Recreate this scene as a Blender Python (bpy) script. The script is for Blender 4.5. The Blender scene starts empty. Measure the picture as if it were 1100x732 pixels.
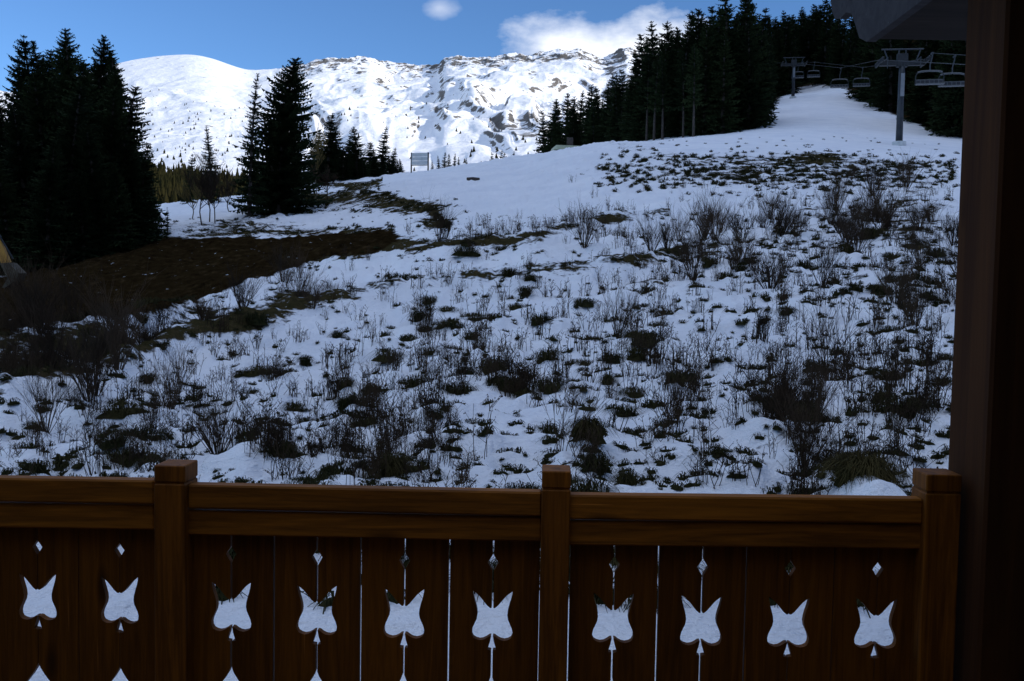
import bpy, math, random
import numpy as np
from mathutils import Matrix, Vector

scene = bpy.context.scene
COL = scene.collection
RNG = random.Random(7)
NP = np.random.default_rng(11)
R = math.radians

# ------------------------------------------------------------------ camera
EYE = 1.6
F = 1000.0                       # focal length in units of a 1100 px wide frame
cam_d = bpy.data.cameras.new('camera')
cam_d.sensor_width = 36.0
cam_d.lens = 36.0 * F / 1100.0
cam_d.clip_start = 0.05
cam_d.clip_end = 30000
cam = bpy.data.objects.new('camera', cam_d)
COL.objects.link(cam)
ROT = Matrix.Rotation(R(87.0), 4, 'X') @ Matrix.Rotation(R(1.0), 4, 'Z')
cam.matrix_world = Matrix.Translation((0, 0, EYE)) @ ROT
scene.camera = cam
CR = np.array(ROT.to_3x3())

# ------------------------------------------------------------------ sky and sun
SUN_AZ, SUN_EL = 109.0, 17.0     # clockwise from +Y
w = bpy.data.worlds.new('World')
scene.world = w
w.use_nodes = True
nt = w.node_tree
nt.nodes.clear()
def nd(t, kind, **kw):
    n = t.nodes.new(kind)
    for k, v in kw.items():
        setattr(n, k, v)
    return n
def mth(t, op, a, b=None, c=None, clamp=False):
    n = t.nodes.new('ShaderNodeMath'); n.operation = op; n.use_clamp = clamp
    for i, v in enumerate((a, b, c)):
        if v is None: continue
        if isinstance(v, (int, float)): n.inputs[i].default_value = v
        else: t.links.new(v, n.inputs[i])
    return n.outputs[0]
sky = nd(nt, 'ShaderNodeTexSky', sky_type='NISHITA', sun_disc=False, sun_elevation=R(SUN_EL), sun_rotation=R(SUN_AZ),
         altitude=1800, air_density=1.0, dust_density=0.0, ozone_density=3.0)
bg = nd(nt, 'ShaderNodeBackground'); bg.inputs['Strength'].default_value = 0.148
tint = nd(nt, 'ShaderNodeMix', data_type='RGBA', blend_type='MULTIPLY'); tint.inputs[0].default_value = 1.0
nt.links.new(sky.outputs[0], tint.inputs[6]); tint.inputs[7].default_value = (0.72, 0.93, 1.16, 1)
nt.links.new(tint.outputs[2], bg.inputs[0])
tc = nd(nt, 'ShaderNodeTexCoord')
sep = nd(nt, 'ShaderNodeSeparateXYZ'); nt.links.new(tc.outputs['Generated'], sep.inputs[0])
yy = mth(nt, 'MAXIMUM', sep.outputs[1], 0.05)
uu = mth(nt, 'DIVIDE', sep.outputs[0], yy)
vv = mth(nt, 'DIVIDE', sep.outputs[2], yy)
cmb = nd(nt, 'ShaderNodeCombineXYZ'); nt.links.new(uu, cmb.inputs[0]); nt.links.new(mth(nt, 'MULTIPLY', vv, 1.7), cmb.inputs[1])
nz = nd(nt, 'ShaderNodeTexNoise'); nz.inputs['Scale'].default_value = 13; nz.inputs['Detail'].default_value = 8; nz.inputs['Roughness'].default_value = 0.58
nt.links.new(cmb.outputs[0], nz.inputs['Vector'])
noi = mth(nt, 'MULTIPLY', mth(nt, 'SUBTRACT', nz.outputs[0], 0.5), 1.8)
total = None
# cloud banks by direction: (u, v) centre, radii, cover
for (u0, v0, ru, rv, dens) in ((0.06, 0.254, 0.09, 0.04, .9), (0.13, 0.258, 0.085, 0.046, 1.0), (-0.083, 0.297, 0.021, 0.013, 0.35),
                               (-0.5, 0.42, 0.2, 0.05, 0.5), (0.6, 0.5, 0.35, 0.1, 0.8)):
    du = mth(nt, 'DIVIDE', mth(nt, 'SUBTRACT', uu, u0), ru)
    dv = mth(nt, 'DIVIDE', mth(nt, 'SUBTRACT', vv, v0), rv)
    d = mth(nt, 'SQRT', mth(nt, 'ADD', mth(nt, 'MULTIPLY', du, du), mth(nt, 'MULTIPLY', dv, dv)))
    m = mth(nt, 'MULTIPLY', mth(nt, 'ADD', mth(nt, 'SUBTRACT', 1.05, d), noi), 1.15, clamp=True)
    m = mth(nt, 'MULTIPLY', m, dens)
    total = m if total is None else mth(nt, 'MAXIMUM', total, m)
front = mth(nt, 'GREATER_THAN', sep.outputs[1], 0.06)
total = mth(nt, 'MULTIPLY', total, front)
# added bright cloud overhead, out of view: extra fill light for the shaded snow
zz_ = mth(nt, 'MAXIMUM', sep.outputs[2], 0.15)
cm2 = nd(nt, 'ShaderNodeCombineXYZ'); nt.links.new(mth(nt, 'DIVIDE', sep.outputs[0], zz_), cm2.inputs[0]); nt.links.new(mth(nt, 'DIVIDE', sep.outputs[1], zz_), cm2.inputs[1])
nz2 = nd(nt, 'ShaderNodeTexNoise'); nz2.inputs['Scale'].default_value = 1.3; nz2.inputs['Detail'].default_value = 7
nt.links.new(cm2.outputs[0], nz2.inputs['Vector'])
hi = mth(nt, 'MULTIPLY', mth(nt, 'SUBTRACT', nz2.outputs[0], 0.36), 4.0, clamp=True)
hi = mth(nt, 'MULTIPLY', hi, mth(nt, 'MULTIPLY', mth(nt, 'SUBTRACT', mth(nt, 'SUBTRACT', sep.outputs[2], mth(nt, 'MULTIPLY', sep.outputs[0], 0.8)), 0.42), 5.0, clamp=True))
hi = mth(nt, 'MULTIPLY', hi, mth(nt, 'MULTIPLY', mth(nt, 'SUBTRACT', sep.outputs[2], 0.46), 6.0, clamp=True))
tot2 = mth(nt, 'MAXIMUM', total, hi)
hicol = nd(nt, 'ShaderNodeMix', data_type='RGBA'); nt.links.new(hi, hicol.inputs[0])  # added unseen walls that keep light off both ends of the railing
hicol.inputs[6].default_value = (0.93, 0.95, 1.0, 1); hicol.inputs[7].default_value = (0.70, 0.84, 1.12, 1)
cl = nd(nt, 'ShaderNodeBackground'); nt.links.new(hicol.outputs[2], cl.inputs[0]); cl.inputs[1].default_value = 1.32
mx = nd(nt, 'ShaderNodeMixShader'); nt.links.new(tot2, mx.inputs[0]); nt.links.new(bg.outputs[0], mx.inputs[1]); nt.links.new(cl.outputs[0], mx.inputs[2])
out = nd(nt, 'ShaderNodeOutputWorld'); nt.links.new(mx.outputs[0], out.inputs[0])

sd = bpy.data.lights.new('sun', 'SUN'); sd.energy = 5.0; sd.angle = R(0.5); sd.color = (1.0, 0.95, 0.87)
sun = bpy.data.objects.new('sun', sd); COL.objects.link(sun)
sdir = Vector((math.sin(R(SUN_AZ)) * math.cos(R(SUN_EL)), math.cos(R(SUN_AZ)) * math.cos(R(SUN_EL)), math.sin(R(SUN_EL))))
sun.rotation_euler = sdir.to_track_quat('Z', 'Y').to_euler()
sun.location = sdir * 900

vs = scene.view_settings
vs.view_transform = 'Standard'; vs.look = 'None'; vs.gamma = 1.0; vs.use_curve_mapping = False
vs.exposure = 0.0
scene.cycles.max_bounces = 8
scene.cycles.use_denoising = True

# ------------------------------------------------------------------ helpers
def ray(px, py):
    d = CR @ np.array([(px - 550.0) / F, (366.0 - py) / F, -1.0])
    return d / d[1]
def at(px, py, Y):
    d = ray(px, py) * Y
    return Vector((d[0], d[1], d[2] + EYE))
def project(x, y, z):
    p = np.stack([x, y, z - EYE], -1) @ CR          # world -> camera (CR^T applied)
    dz = np.where(-p[..., 2] > 1e-3, -p[..., 2], np.nan)
    return 550.0 + F * p[..., 0] / dz, 366.0 - F * p[..., 1] / dz

_perm = np.random.default_rng(3).permutation(512)
_ang = np.random.default_rng(4).uniform(0, 2 * np.pi, 512)
_gx, _gy = np.cos(_ang), np.sin(_ang)
def perlin(x, y):
    x = np.asarray(x, float); y = np.asarray(y, float)
    xi = np.floor(x).astype(int); yi = np.floor(y).astype(int)
    xf, yf = x - xi, y - yi
    def g(ix, iy, dx, dy):
        h = _perm[(_perm[ix & 511] + iy) & 511]
        return _gx[h] * dx + _gy[h] * dy
    u = xf * xf * xf * (xf * (xf * 6 - 15) + 10); v = yf * yf * yf * (yf * (yf * 6 - 15) + 10)
    a = g(xi, yi, xf, yf); b = g(xi + 1, yi, xf - 1, yf)
    c = g(xi, yi + 1, xf, yf - 1); d = g(xi + 1, yi + 1, xf - 1, yf - 1)
    return (a + u * (b - a)) * (1 - v) + (c + u * (d - c)) * v
def fbm(x, y, o=4, rough=0.5):
    s, a = 0, 1.0
    for i in range(o):
        s = s + a * perlin(x + 17.3 * i, y - 9.1 * i); x = x * 2.03; y = y * 2.03; a *= rough
    return s
def ridged(x, y, o=5, rough=0.5):
    s, a = 0, 1.0
    for i in range(o):
        s = s + a * (1 - 2.2 * np.abs(perlin(x + 31.7 * i, y + 5.3 * i))); x = x * 2.05; y = y * 2.05; a *= rough
    return s
def sstep(a, b, x):
    t = np.clip((x - a) / (b - a), 0, 1); return t * t * (3 - 2 * t)

class MB:
    """collects shapes into one mesh"""
    def __init__(s): s.v = []; s.f = []
    def face(s, pts):
        k = len(s.v); s.v.extend(pts); s.f.append(tuple(range(k, k + len(pts))))
    def tube(s, pts, rad, n=5, cap=True):
        pts = [Vector(p) for p in pts]
        if not hasattr(rad, '__len__'): rad = [rad] * len(pts)
        k = len(s.v); m = len(pts)
        for i, p in enumerate(pts):
            t = (pts[min(i + 1, m - 1)] - pts[max(i - 1, 0)])
            t = t.normalized() if t.length > 1e-9 else Vector((0, 0, 1))
            a = t.cross(Vector((0.31, 0.95, 0.05)) if abs(t.z) > .6 else Vector((0, 0, 1))).normalized(); b = t.cross(a)
            for j in range(n):
                w_ = 2 * math.pi * j / n
                s.v.append(tuple(p + (a * math.cos(w_) + b * math.sin(w_)) * rad[i]))
        for i in range(m - 1):
            for j in range(n):
                q = (j + 1) % n
                s.f.append((k + i * n + j, k + i * n + q, k + (i + 1) * n + q, k + (i + 1) * n + j))
        if cap:
            s.f.append(tuple(k + j for j in range(n))[::-1]); s.f.append(tuple(k + (m - 1) * n + j for j in range(n)))
    def box(s, lo, hi, M=None, bev=0.0):
        """box with optionally chamfered vertical and horizontal edges"""
        x0, y0, z0 = lo; x1, y1, z1 = hi
        k = len(s.v)
        if bev <= 0:
            P = [(x, y, z) for z in (z0, z1) for (x, y) in ((x0, y0), (x1, y0), (x1, y1), (x0, y1))]
            fs = [(3, 2, 1, 0), (4, 5, 6, 7), (0, 1, 5, 4), (1, 2, 6, 5), (2, 3, 7, 6), (3, 0, 4, 7)]
        else:
            b = min(bev, (x1 - x0) * .45, (y1 - y0) * .45, (z1 - z0) * .45)
            def ring(i, z):
                a0, b0, a1, b1 = x0 + i, y0 + i, x1 - i, y1 - i
                c = b
                return [(a0 + c, b0, z), (a1 - c, b0, z), (a1, b0 + c, z), (a1, b1 - c, z), (a1 - c, b1, z), (a0 + c, b1, z), (a0, b1 - c, z), (a0, b0 + c, z)]
            P = []
            for (i, z) in ((b * .8, z0), (0, z0 + b), (0, z1 - b), (b * .8, z1)):
                r_ = ring(i, z) if i == 0 else [(min(max(p[0], x0 + i), x1 - i), min(max(p[1], y0 + i), y1 - i), z) for p in ring(0, z)]
                P += r_
            fs = [tuple(range(7, -1, -1)), tuple(range(24, 32))]
            for a in range(3):
                for j in range(8):
                    q = (j + 1) % 8; fs.append((a * 8 + j, a * 8 + q, a * 8 + 8 + q, a * 8 + 8 + j))
        if M is not None: P = [tuple(M @ Vector(p)) for p in P]
        s.v += P; s.f += [tuple(k + i for i in f) for f in fs]
    def prism(s, poly, d0, d1, M):
        """poly = list of (a, b); extruded between depth d0 and d1; M maps (a, depth, b) to the world"""
        k = len(s.v); n = len(poly)
        for d in (d0, d1):
            for (a, b) in poly: s.v.append(tuple(M @ Vector((a, d, b))))
        s.f.append(tuple(range(k, k + n))); s.f.append(tuple(range(k + 2 * n - 1, k + n - 1, -1)))
        for j in range(n):
            q = (j + 1) % n; s.f.append((k + j, k + n + j, k + n + q, k + q))
    def merge(s, vs_, fs_):
        k = len(s.v); s.v.extend(vs_); s.f.extend(tuple(k + i for i in f) for f in fs_)
    def mesh(s, name, mat, smooth=False):
        me = bpy.data.meshes.new(name)
        me.from_pydata([tuple(p) for p in s.v], [], s.f); me.update()
        if mat is not None: me.materials.append(mat)
        if smooth: me.polygons.foreach_set('use_smooth', [True] * len(me.polygons))
        return me
    def build(s, name, mat, parent=None, smooth=False):
        o = bpy.data.objects.new(name, s.mesh(name, mat, smooth)); COL.objects.link(o)
        if parent is not None: o.parent = parent
        return o

def link(name, me, parent=None):
    o = bpy.data.objects.new(name, me); COL.objects.link(o); o.parent = parent; return o
def tag(o, label, cat, group=None):
    o['label'] = label; o['category'] = cat
    if group: o['group'] = group
    return o
def thing(name, label, cat, loc=(0, 0, 0), rz=0.0, group=None):
    o = bpy.data.objects.new(name, None); COL.objects.link(o)
    o.location = loc; o.rotation_euler = (0, 0, rz)
    return tag(o, label, cat, group)
def dup(src, loc, rz, sc, label=None, group=None):
    c = src.copy(); COL.objects.link(c); c.location = loc; c.rotation_euler = (0, 0, rz); c.scale = sc
    if label: c['label'] = label
    if group: c['group'] = group
    for ch in src.children:
        q = ch.copy(); COL.objects.link(q); q.parent = c
    return c

# ------------------------------------------------------------------ materials
def mat(name):
    m = bpy.data.materials.new(name); m.use_nodes = True
    t = m.node_tree; return m, t, t.nodes['Principled BSDF']
def ramp(t, fac, stops):
    n = t.nodes.new('ShaderNodeValToRGB'); e = n.color_ramp.elements
    while len(e) < len(stops): e.new(0.5)
    for i, (p, c) in enumerate(stops): e[i].position = p; e[i].color = (*c, 1)
    t.links.new(fac, n.inputs[0]); return n.outputs[0]
def noise(t, scale, detail=5, rough=0.55, vec=None, dist=0.0):
    n = t.nodes.new('ShaderNodeTexNoise'); n.inputs['Scale'].default_value = scale; n.inputs['Detail'].default_value = detail
    n.inputs['Roughness'].default_value = rough; n.inputs['Distortion'].default_value = dist
    if vec is not None: t.links.new(vec, n.inputs['Vector'])
    return n.outputs[0]
def mapped(t, scale, rot=(0, 0, 0), kind='Object'):
    c = t.nodes.new('ShaderNodeTexCoord'); m = t.nodes.new('ShaderNodeMapping')
    m.inputs['Scale'].default_value = scale; m.inputs['Rotation'].default_value = rot
    t.links.new(c.outputs[kind], m.inputs[0]); return m.outputs[0]
def bump(t, b, h, strength, dist):
    n = t.nodes.new('ShaderNodeBump'); n.inputs['Strength'].default_value = strength; n.inputs['Distance'].default_value = dist
    t.links.new(h, n.inputs['Height']); t.links.new(n.outputs[0], b.inputs['Normal'])
def mixc(t, fac, a, b):
    n = t.nodes.new('ShaderNodeMix'); n.data_type = 'RGBA'
    t.links.new(fac, n.inputs[0])
    for i, v in ((6, a), (7, b)):
        if isinstance(v, tuple): n.inputs[i].default_value = (*v, 1)
        else: t.links.new(v, n.inputs[i])
    return n.outputs[2]
def attr(t, name):
    n = t.nodes.new('ShaderNodeAttribute'); n.attribute_name = name; return n.outputs['Fac']

def plain(name, c1, c2, scale=6.0, rough=0.8, metal=0.0, bmp=0.0):
    m, t, b = mat(name)
    n = noise(t, scale, 6, 0.6, mapped(t, (1, 1, 1)))
    t.links.new(ramp(t, n, ((0.3, c1), (0.7, c2))), b.inputs['Base Color'])
    b.inputs['Roughness'].default_value = rough; b.inputs['Metallic'].default_value = metal
    b.inputs['Specular IOR Level'].default_value = 0.3
    if bmp: bump(t, b, n, bmp, 0.02)
    return m
def rand_tint(name, c1, c2, rough=0.8, scale=1.2):
    """foliage / stalks: colour varies inside the plant and from plant to plant"""
    m, t, b = mat(name)
    oi = t.nodes.new('ShaderNodeObjectInfo')
    n = noise(t, scale, 3, 0.6, mapped(t, (1, 1, 1)))
    f = mth(t, 'ADD', mth(t, 'MULTIPLY', n, 0.7), mth(t, 'MULTIPLY', oi.outputs['Random'], 0.3))
    t.links.new(ramp(t, f, ((0.3, c1), (0.7, c2))), b.inputs['Base Color'])
    b.inputs['Roughness'].default_value = rough; b.inputs['Specular IOR Level'].default_value = 0.03
    return m
def wood(name, dark, light, axis, rough=0.55, fine=1.0):
    m, t, b = mat(name)
    sc = {'X': (0.9, 16, 16), 'Z': (16, 16, 0.9)}[axis]
    sc = tuple(v * fine for v in sc)
    vec = mapped(t, sc)
    oi = t.nodes.new('ShaderNodeObjectInfo')
    add = t.nodes.new('ShaderNodeVectorMath'); add.operation = 'ADD'
    t.links.new(vec, add.inputs[0])
    cm = t.nodes.new('ShaderNodeCombineXYZ'); o37 = mth(t, 'MULTIPLY', oi.outputs['Random'], 37.0)
    for i in range(3): t.links.new(o37, cm.inputs[i])
    t.links.new(cm.outputs[0], add.inputs[1])
    n1 = noise(t, 1.0, 6, 0.62, add.outputs[0], 1.4)
    n2 = noise(t, 5.0, 3, 0.6, add.outputs[0], 0.3)
    f = mth(t, 'ADD', mth(t, 'MULTIPLY', n1, 0.75), mth(t, 'MULTIPLY', n2, 0.25))
    f = mth(t, 'ADD', f, mth(t, 'MULTIPLY', mth(t, 'SUBTRACT', oi.outputs['Random'], 0.5), 0.16))
    t.links.new(ramp(t, f, ((0.34, dark), (0.52, tuple((a + c) / 2 for a, c in zip(dark, light))), (0.68, light))), b.inputs['Base Color'])
    # knots, and pale scratches where the stain has gone
    ks = {'X': (2.2, 7.0, 7.0), 'Z': (7.0, 7.0, 2.2)}[axis]
    kv = t.nodes.new('ShaderNodeVectorMath'); kv.operation = 'ADD'
    t.links.new(mapped(t, ks), kv.inputs[0]); t.links.new(cm.outputs[0], kv.inputs[1])
    vo = t.nodes.new('ShaderNodeTexVoronoi'); vo.inputs['Scale'].default_value = 1.0; t.links.new(kv.outputs[0], vo.inputs['Vector'])
    knot = mth(t, 'MULTIPLY', mth(t, 'SUBTRACT', 0.17, vo.outputs['Distance']), 9.0, clamp=True)
    scv = t.nodes.new('ShaderNodeVectorMath'); scv.operation = 'ADD'
    t.links.new(mapped(t, {'X': (1.6, 60, 60), 'Z': (60, 60, 1.6)}[axis]), scv.inputs[0]); t.links.new(cm.outputs[0], scv.inputs[1])
    scr = mth(t, 'MULTIPLY', mth(t, 'SUBTRACT', noise(t, 1.0, 2, 0.5, scv.outputs[0]), 0.735), 22.0, clamp=True)
    base = b.inputs['Base Color'].links[0].from_socket
    c1 = mixc(t, mth(t, 'MULTIPLY', knot, 0.75), base, tuple(v * 0.35 for v in dark))
    c2 = mixc(t, mth(t, 'MULTIPLY', scr, 0.6), c1, tuple(min(1, v * 1.9 + .02) for v in light))
    t.links.new(c2, b.inputs['Base Color'])
    b.inputs['Roughness'].default_value = rough; b.inputs['Specular IOR Level'].default_value = 0.12
    bump(t, b, f, 0.35, 0.004)
    return m

M = {}
M['wood_x'] = wood('stained_wood_lengthwise', (0.12, 0.043, 0.005), (0.36, 0.13, 0.013), 'X', 0.6, 1.9)  # lighter than the boards: light on the jutting rails put into the colour
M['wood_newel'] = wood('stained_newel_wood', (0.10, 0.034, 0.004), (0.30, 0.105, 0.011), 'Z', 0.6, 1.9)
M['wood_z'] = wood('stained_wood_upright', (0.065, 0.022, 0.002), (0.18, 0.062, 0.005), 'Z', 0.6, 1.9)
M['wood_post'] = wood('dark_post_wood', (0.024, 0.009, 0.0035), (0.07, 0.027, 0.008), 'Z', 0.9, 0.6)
M['wood_end'] = plain('weathered_end_grain', (0.12, 0.07, 0.04), (0.4, 0.3, 0.2), 40, 0.8, 0, 0.4)
M['wood_grey'] = wood('weathered_grey_board', (0.021, 0.020, 0.022), (0.048, 0.044, 0.046), 'X', 0.8, 0.5)
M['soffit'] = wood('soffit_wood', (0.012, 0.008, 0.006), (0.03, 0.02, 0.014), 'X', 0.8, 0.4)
M['plaster'] = plain('house_wall', (0.66, 0.56, 0.42), (0.76, 0.66, 0.5), 3, 0.85)
M['hut_wall'] = plain('hut_wall', (0.1, 0.06, 0.035), (0.16, 0.1, 0.06), 3, 0.85)
M['floor'] = wood('balcony_floor_wood', (0.2, 0.13, 0.08), (0.36, 0.25, 0.16), 'X', 0.6)
M['ceiling'] = wood('balcony_ceiling_wood', (0.25, 0.15, 0.08), (0.42, 0.27, 0.15), 'X', 0.6)
M['needles'] = rand_tint('conifer_needles', (0.012, 0.02, 0.009), (0.035, 0.05, 0.02), 0.85, 0.7)
M['needles_far'] = rand_tint('far_conifer_needles', (0.009, 0.011, 0.004), (0.023, 0.02, 0.007), 0.9, 0.02)
M['bark'] = plain('spruce_bark', (0.03, 0.024, 0.02), (0.08, 0.065, 0.055), 5, 0.9, 0, 0.4)
M['twig'] = rand_tint('bare_twigs', (0.02, 0.015, 0.011), (0.065, 0.043, 0.027), 0.85)
M['pale_twig'] = rand_tint('pale_bare_twigs', (0.12, 0.1, 0.075), (0.24, 0.2, 0.15), 0.85)
M['gold_twig'] = rand_tint('yellowing_twigs', (0.1, 0.075, 0.03), (0.2, 0.14, 0.05), 0.85)
M['stalk'] = rand_tint('dry_weed_stalks', (0.018, 0.013, 0.009), (0.06, 0.04, 0.024), 0.9)
M['tuft'] = rand_tint('grass_tuft_blades', (0.012, 0.014, 0.005), (0.042, 0.036, 0.014), 0.9, 3)
M['straw'] = rand_tint('yellow_grass_blades', (0.022, 0.02, 0.007), (0.06, 0.047, 0.018), 0.9, 3)
M['steel'] = plain('galvanised_steel', (0.032, 0.037, 0.043), (0.066, 0.072, 0.078), 1.5, 0.5, 0.4)
M['steel_dark'] = plain('dark_steel', (0.018, 0.02, 0.022), (0.036, 0.038, 0.04), 2, 0.55, 0.3)
M['plate'] = plain('white_plate', (0.15, 0.165, 0.18), (0.24, 0.25, 0.26), 1.2, 0.5)
M['seat_pale'] = plain('pale_seat_shell', (0.07, 0.074, 0.078), (0.115, 0.12, 0.125), 2, 0.45)
M['seat_dark'] = plain('dark_seat_pad', (0.02, 0.022, 0.028), (0.045, 0.046, 0.055), 2, 0.6)
M['yellow'] = plain('worn_yellow_paint', (0.28, 0.13, 0.02), (0.5, 0.26, 0.04), 1.4, 0.5)
M['bucket'] = plain('muddy_bucket_steel', (0.04, 0.035, 0.024), (0.11, 0.09, 0.06), 2, 0.7, 0.2)
M['rubber'] = plain('black_rubber', (0.015, 0.015, 0.015), (0.04, 0.04, 0.04), 5, 0.8)
M['dark_glass'] = plain('dark_cab_glass', (0.012, 0.015, 0.018), (0.025, 0.03, 0.035), 2, 0.1)
M['panel'] = plain('weathered_panel', (0.45, 0.47, 0.46), (0.66, 0.67, 0.65), 2.5, 0.6)
M['hut_roof'] = plain('pale_hut_roof', (0.34, 0.36, 0.24), (0.48, 0.5, 0.34), 1.5, 0.6)
M['rock_m'] = plain('wet_stone', (0.05, 0.045, 0.04), (0.16, 0.15, 0.13), 3, 0.8, 0, 0.5)

def snow_ground():
    m, t, b = mat('snow_and_earth')
    co = mapped(t, (1, 1, 1))
    stretch = mapped(t, (0.55, 0.9, 1.3), (0, 0, R(18)))
    n1 = noise(t, 1.15, 8, 0.62, stretch, 0.4)
    n2 = noise(t, 6.5, 5, 0.6, co)
    n3 = noise(t, 0.35, 4, 0.55, co)
    bare = mth(t, 'ADD', attr(t, 'bare'), mth(t, 'ADD', mth(t, 'MULTIPLY', mth(t, 'SUBTRACT', n1, 0.5), 1.9), mth(t, 'MULTIPLY', mth(t, 'SUBTRACT', n2, 0.5), 0.8)))
    bare = mth(t, 'MULTIPLY', mth(t, 'SUBTRACT', bare, 0.5), 7.0, clamp=True)
    dirt = mth(t, 'ADD', attr(t, 'dirt'), mth(t, 'MULTIPLY', mth(t, 'SUBTRACT', n1, 0.5), 0.55))
    dirt = mth(t, 'MULTIPLY', mth(t, 'SUBTRACT', dirt, 0.45), 9.0, clamp=True)
    speck = mth(t, 'MULTIPLY', mth(t, 'SUBTRACT', noise(t, 2.0, 4, 0.6, co), 0.685), 14.0, clamp=True)
    dirt = mth(t, 'MULTIPLY', dirt, mth(t, 'SUBTRACT', 1.0, speck))
    snow = ramp(t, n3, ((0.3, (0.78, 0.80, 0.84)), (0.7, (0.88, 0.89, 0.91))))
    grass = ramp(t, n2, ((0.3, (0.022, 0.022, 0.009)), (0.55, (0.045, 0.036, 0.016)), (0.75, (0.075, 0.055, 0.03))))
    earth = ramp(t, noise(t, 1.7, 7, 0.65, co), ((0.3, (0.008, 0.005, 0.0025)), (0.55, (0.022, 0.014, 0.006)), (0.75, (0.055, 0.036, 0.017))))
    c = mixc(t, bare, snow, grass)
    c = mixc(t, dirt, c, earth)
    t.links.new(c, b.inputs['Base Color'])
    b.inputs['Roughness'].default_value = 0.8; b.inputs['Specular IOR Level'].default_value = 0.0
    h = mth(t, 'ADD', mth(t, 'MULTIPLY', n2, 0.5), mth(t, 'MULTIPLY', noise(t, 24, 5, 0.6, co), 0.2))
    h = mth(t, 'ADD', h, mth(t, 'MULTIPLY', n1, 0.7))
    h = mth(t, 'SUBTRACT', h, mth(t, 'MULTIPLY', bare, 0.5))
    bump(t, b, h, 1.0, 0.16)
    return m
M['ground'] = snow_ground()

def mountain_mat():
    m, t, b = mat('mountain_snow_and_rock')
    co = mapped(t, (1, 1, 1))
    streak = mapped(t, (0.014, 0.014, 0.02), (R(20), R(12), R(25)))
    n1 = noise(t, 1.0, 9, 0.66, streak, 0.6)
    n2 = noise(t, 0.045, 7, 0.65, co)
    rk = mth(t, 'ADD', attr(t, 'rock'), mth(t, 'ADD', mth(t, 'MULTIPLY', mth(t, 'SUBTRACT', n1, 0.5), 1.7), mth(t, 'MULTIPLY', mth(t, 'SUBTRACT', n2, 0.5), 1.3)))
    rk = mth(t, 'MULTIPLY', mth(t, 'SUBTRACT', rk, 0.5), 9.0, clamp=True)
    fs = mth(t, 'ADD', attr(t, 'wooded'), mth(t, 'MULTIPLY', mth(t, 'SUBTRACT', n2, 0.5), 1.4))
    fs = mth(t, 'MULTIPLY', mth(t, 'SUBTRACT', fs, 0.5), 6.0, clamp=True)
    rock = ramp(t, n2, ((0.3, (0.06, 0.055, 0.05)), (0.55, (0.14, 0.125, 0.11)), (0.75, (0.25, 0.225, 0.195))))
    c = mixc(t, rk, (0.9, 0.9, 0.91), rock)
    c = mixc(t, fs, c, (0.03, 0.027, 0.012))
    t.links.new(c, b.inputs['Base Color'])
    b.inputs['Roughness'].default_value = 0.75; b.inputs['Specular IOR Level'].default_value = 0.15
    bump(t, b, mth(t, 'ADD', n1, mth(t, 'MULTIPLY', n2, 0.5)), 0.5, 14.0)
    return m
M['mountain'] = mountain_mat()

# ------------------------------------------------------------------ terrain height field
# columns: photo column -> list of (distance, photo row where that ground is seen)
TAB = {
    -450: [(9, 560), (13, 490), (18, 440), (25, 395), (35, 360), (50, 335), (70, 322), (100, 312), (150, 300), (300, 285)],
    -200: [(9, 538), (13, 470), (18, 420), (22, 388), (25, 372), (29, 366), (40, 330), (50, 315), (60, 305), (100, 296), (150, 285), (300, 262)],
    0:    [(9, 525), (13, 455), (18, 405), (22, 372), (25, 357), (28, 353), (40, 317), (50, 302), (60, 294), (100, 280), (150, 268), (200, 255), (300, 245)],
    160:  [(9, 520), (13, 455), (18, 400), (25, 355), (28, 341), (31, 340), (40, 315), (50, 285), (60, 262), (65, 254), (80, 247), (100, 240), (150, 228), (200, 222), (300, 230)],
    260:  [(9, 516), (13, 448), (18, 395), (25, 347), (32, 312), (37, 298), (41, 294), (50, 275), (60, 257), (66, 251), (80, 238), (100, 224), (130, 214), (200, 212), (300, 222)],
    350:  [(9, 512), (13, 440), (18, 388), (25, 340), (35, 300), (43, 275), (47, 268), (56, 260), (63, 252), (68, 247), (80, 232), (100, 211), (120, 198), (140, 193), (200, 200), (300, 215)],
    430:  [(9, 510), (13, 435), (18, 380), (25, 331), (35, 288), (45, 262), (52, 252), (60, 240), (80, 208), (95, 195), (110, 189), (150, 190), (200, 200), (300, 222)],
    550:  [(9, 508), (13, 430), (18, 370), (25, 320), (35, 275), (50, 238), (70, 206), (90, 184), (105, 172), (120, 169), (150, 176), (200, 186), (300, 205)],
    640:  [(9, 505), (13, 425), (18, 365), (25, 313), (35, 265), (50, 226), (62, 204), (76, 178), (90, 160), (105, 155), (130, 160), (200, 172), (300, 190)],
    750:  [(9, 500), (13, 420), (18, 360), (25, 305), (35, 256), (50, 218), (60, 204), (67, 186), (76, 166), (90, 157), (110, 150), (135, 146), (200, 130), (300, 105)],
    860:  [(9, 495), (13, 412), (18, 352), (25, 295), (35, 247), (50, 214), (60, 203), (67, 186), (76, 167), (90, 157), (110, 147), (130, 136), (160, 121), (200, 106), (240, 98), (300, 70)],
    950:  [(9, 490), (13, 405), (18, 345), (25, 285), (35, 240), (50, 213), (60, 202), (68, 184), (77, 168), (90, 163), (102, 158), (130, 142), (160, 124), (200, 102), (300, 40)],
    1100: [(9, 480), (13, 395), (18, 335), (25, 277), (35, 235), (50, 212), (60, 201), (70, 185), (80, 172), (100, 166), (130, 150), (160, 130), (200, 100), (300, 30)],
    1400: [(9, 470), (13, 390), (18, 330), (25, 275), (35, 235), (50, 205), (60, 195), (80, 172), (100, 160), (130, 140), (160, 118), (200, 90), (300, 10)],
}
NL = 320
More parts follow.
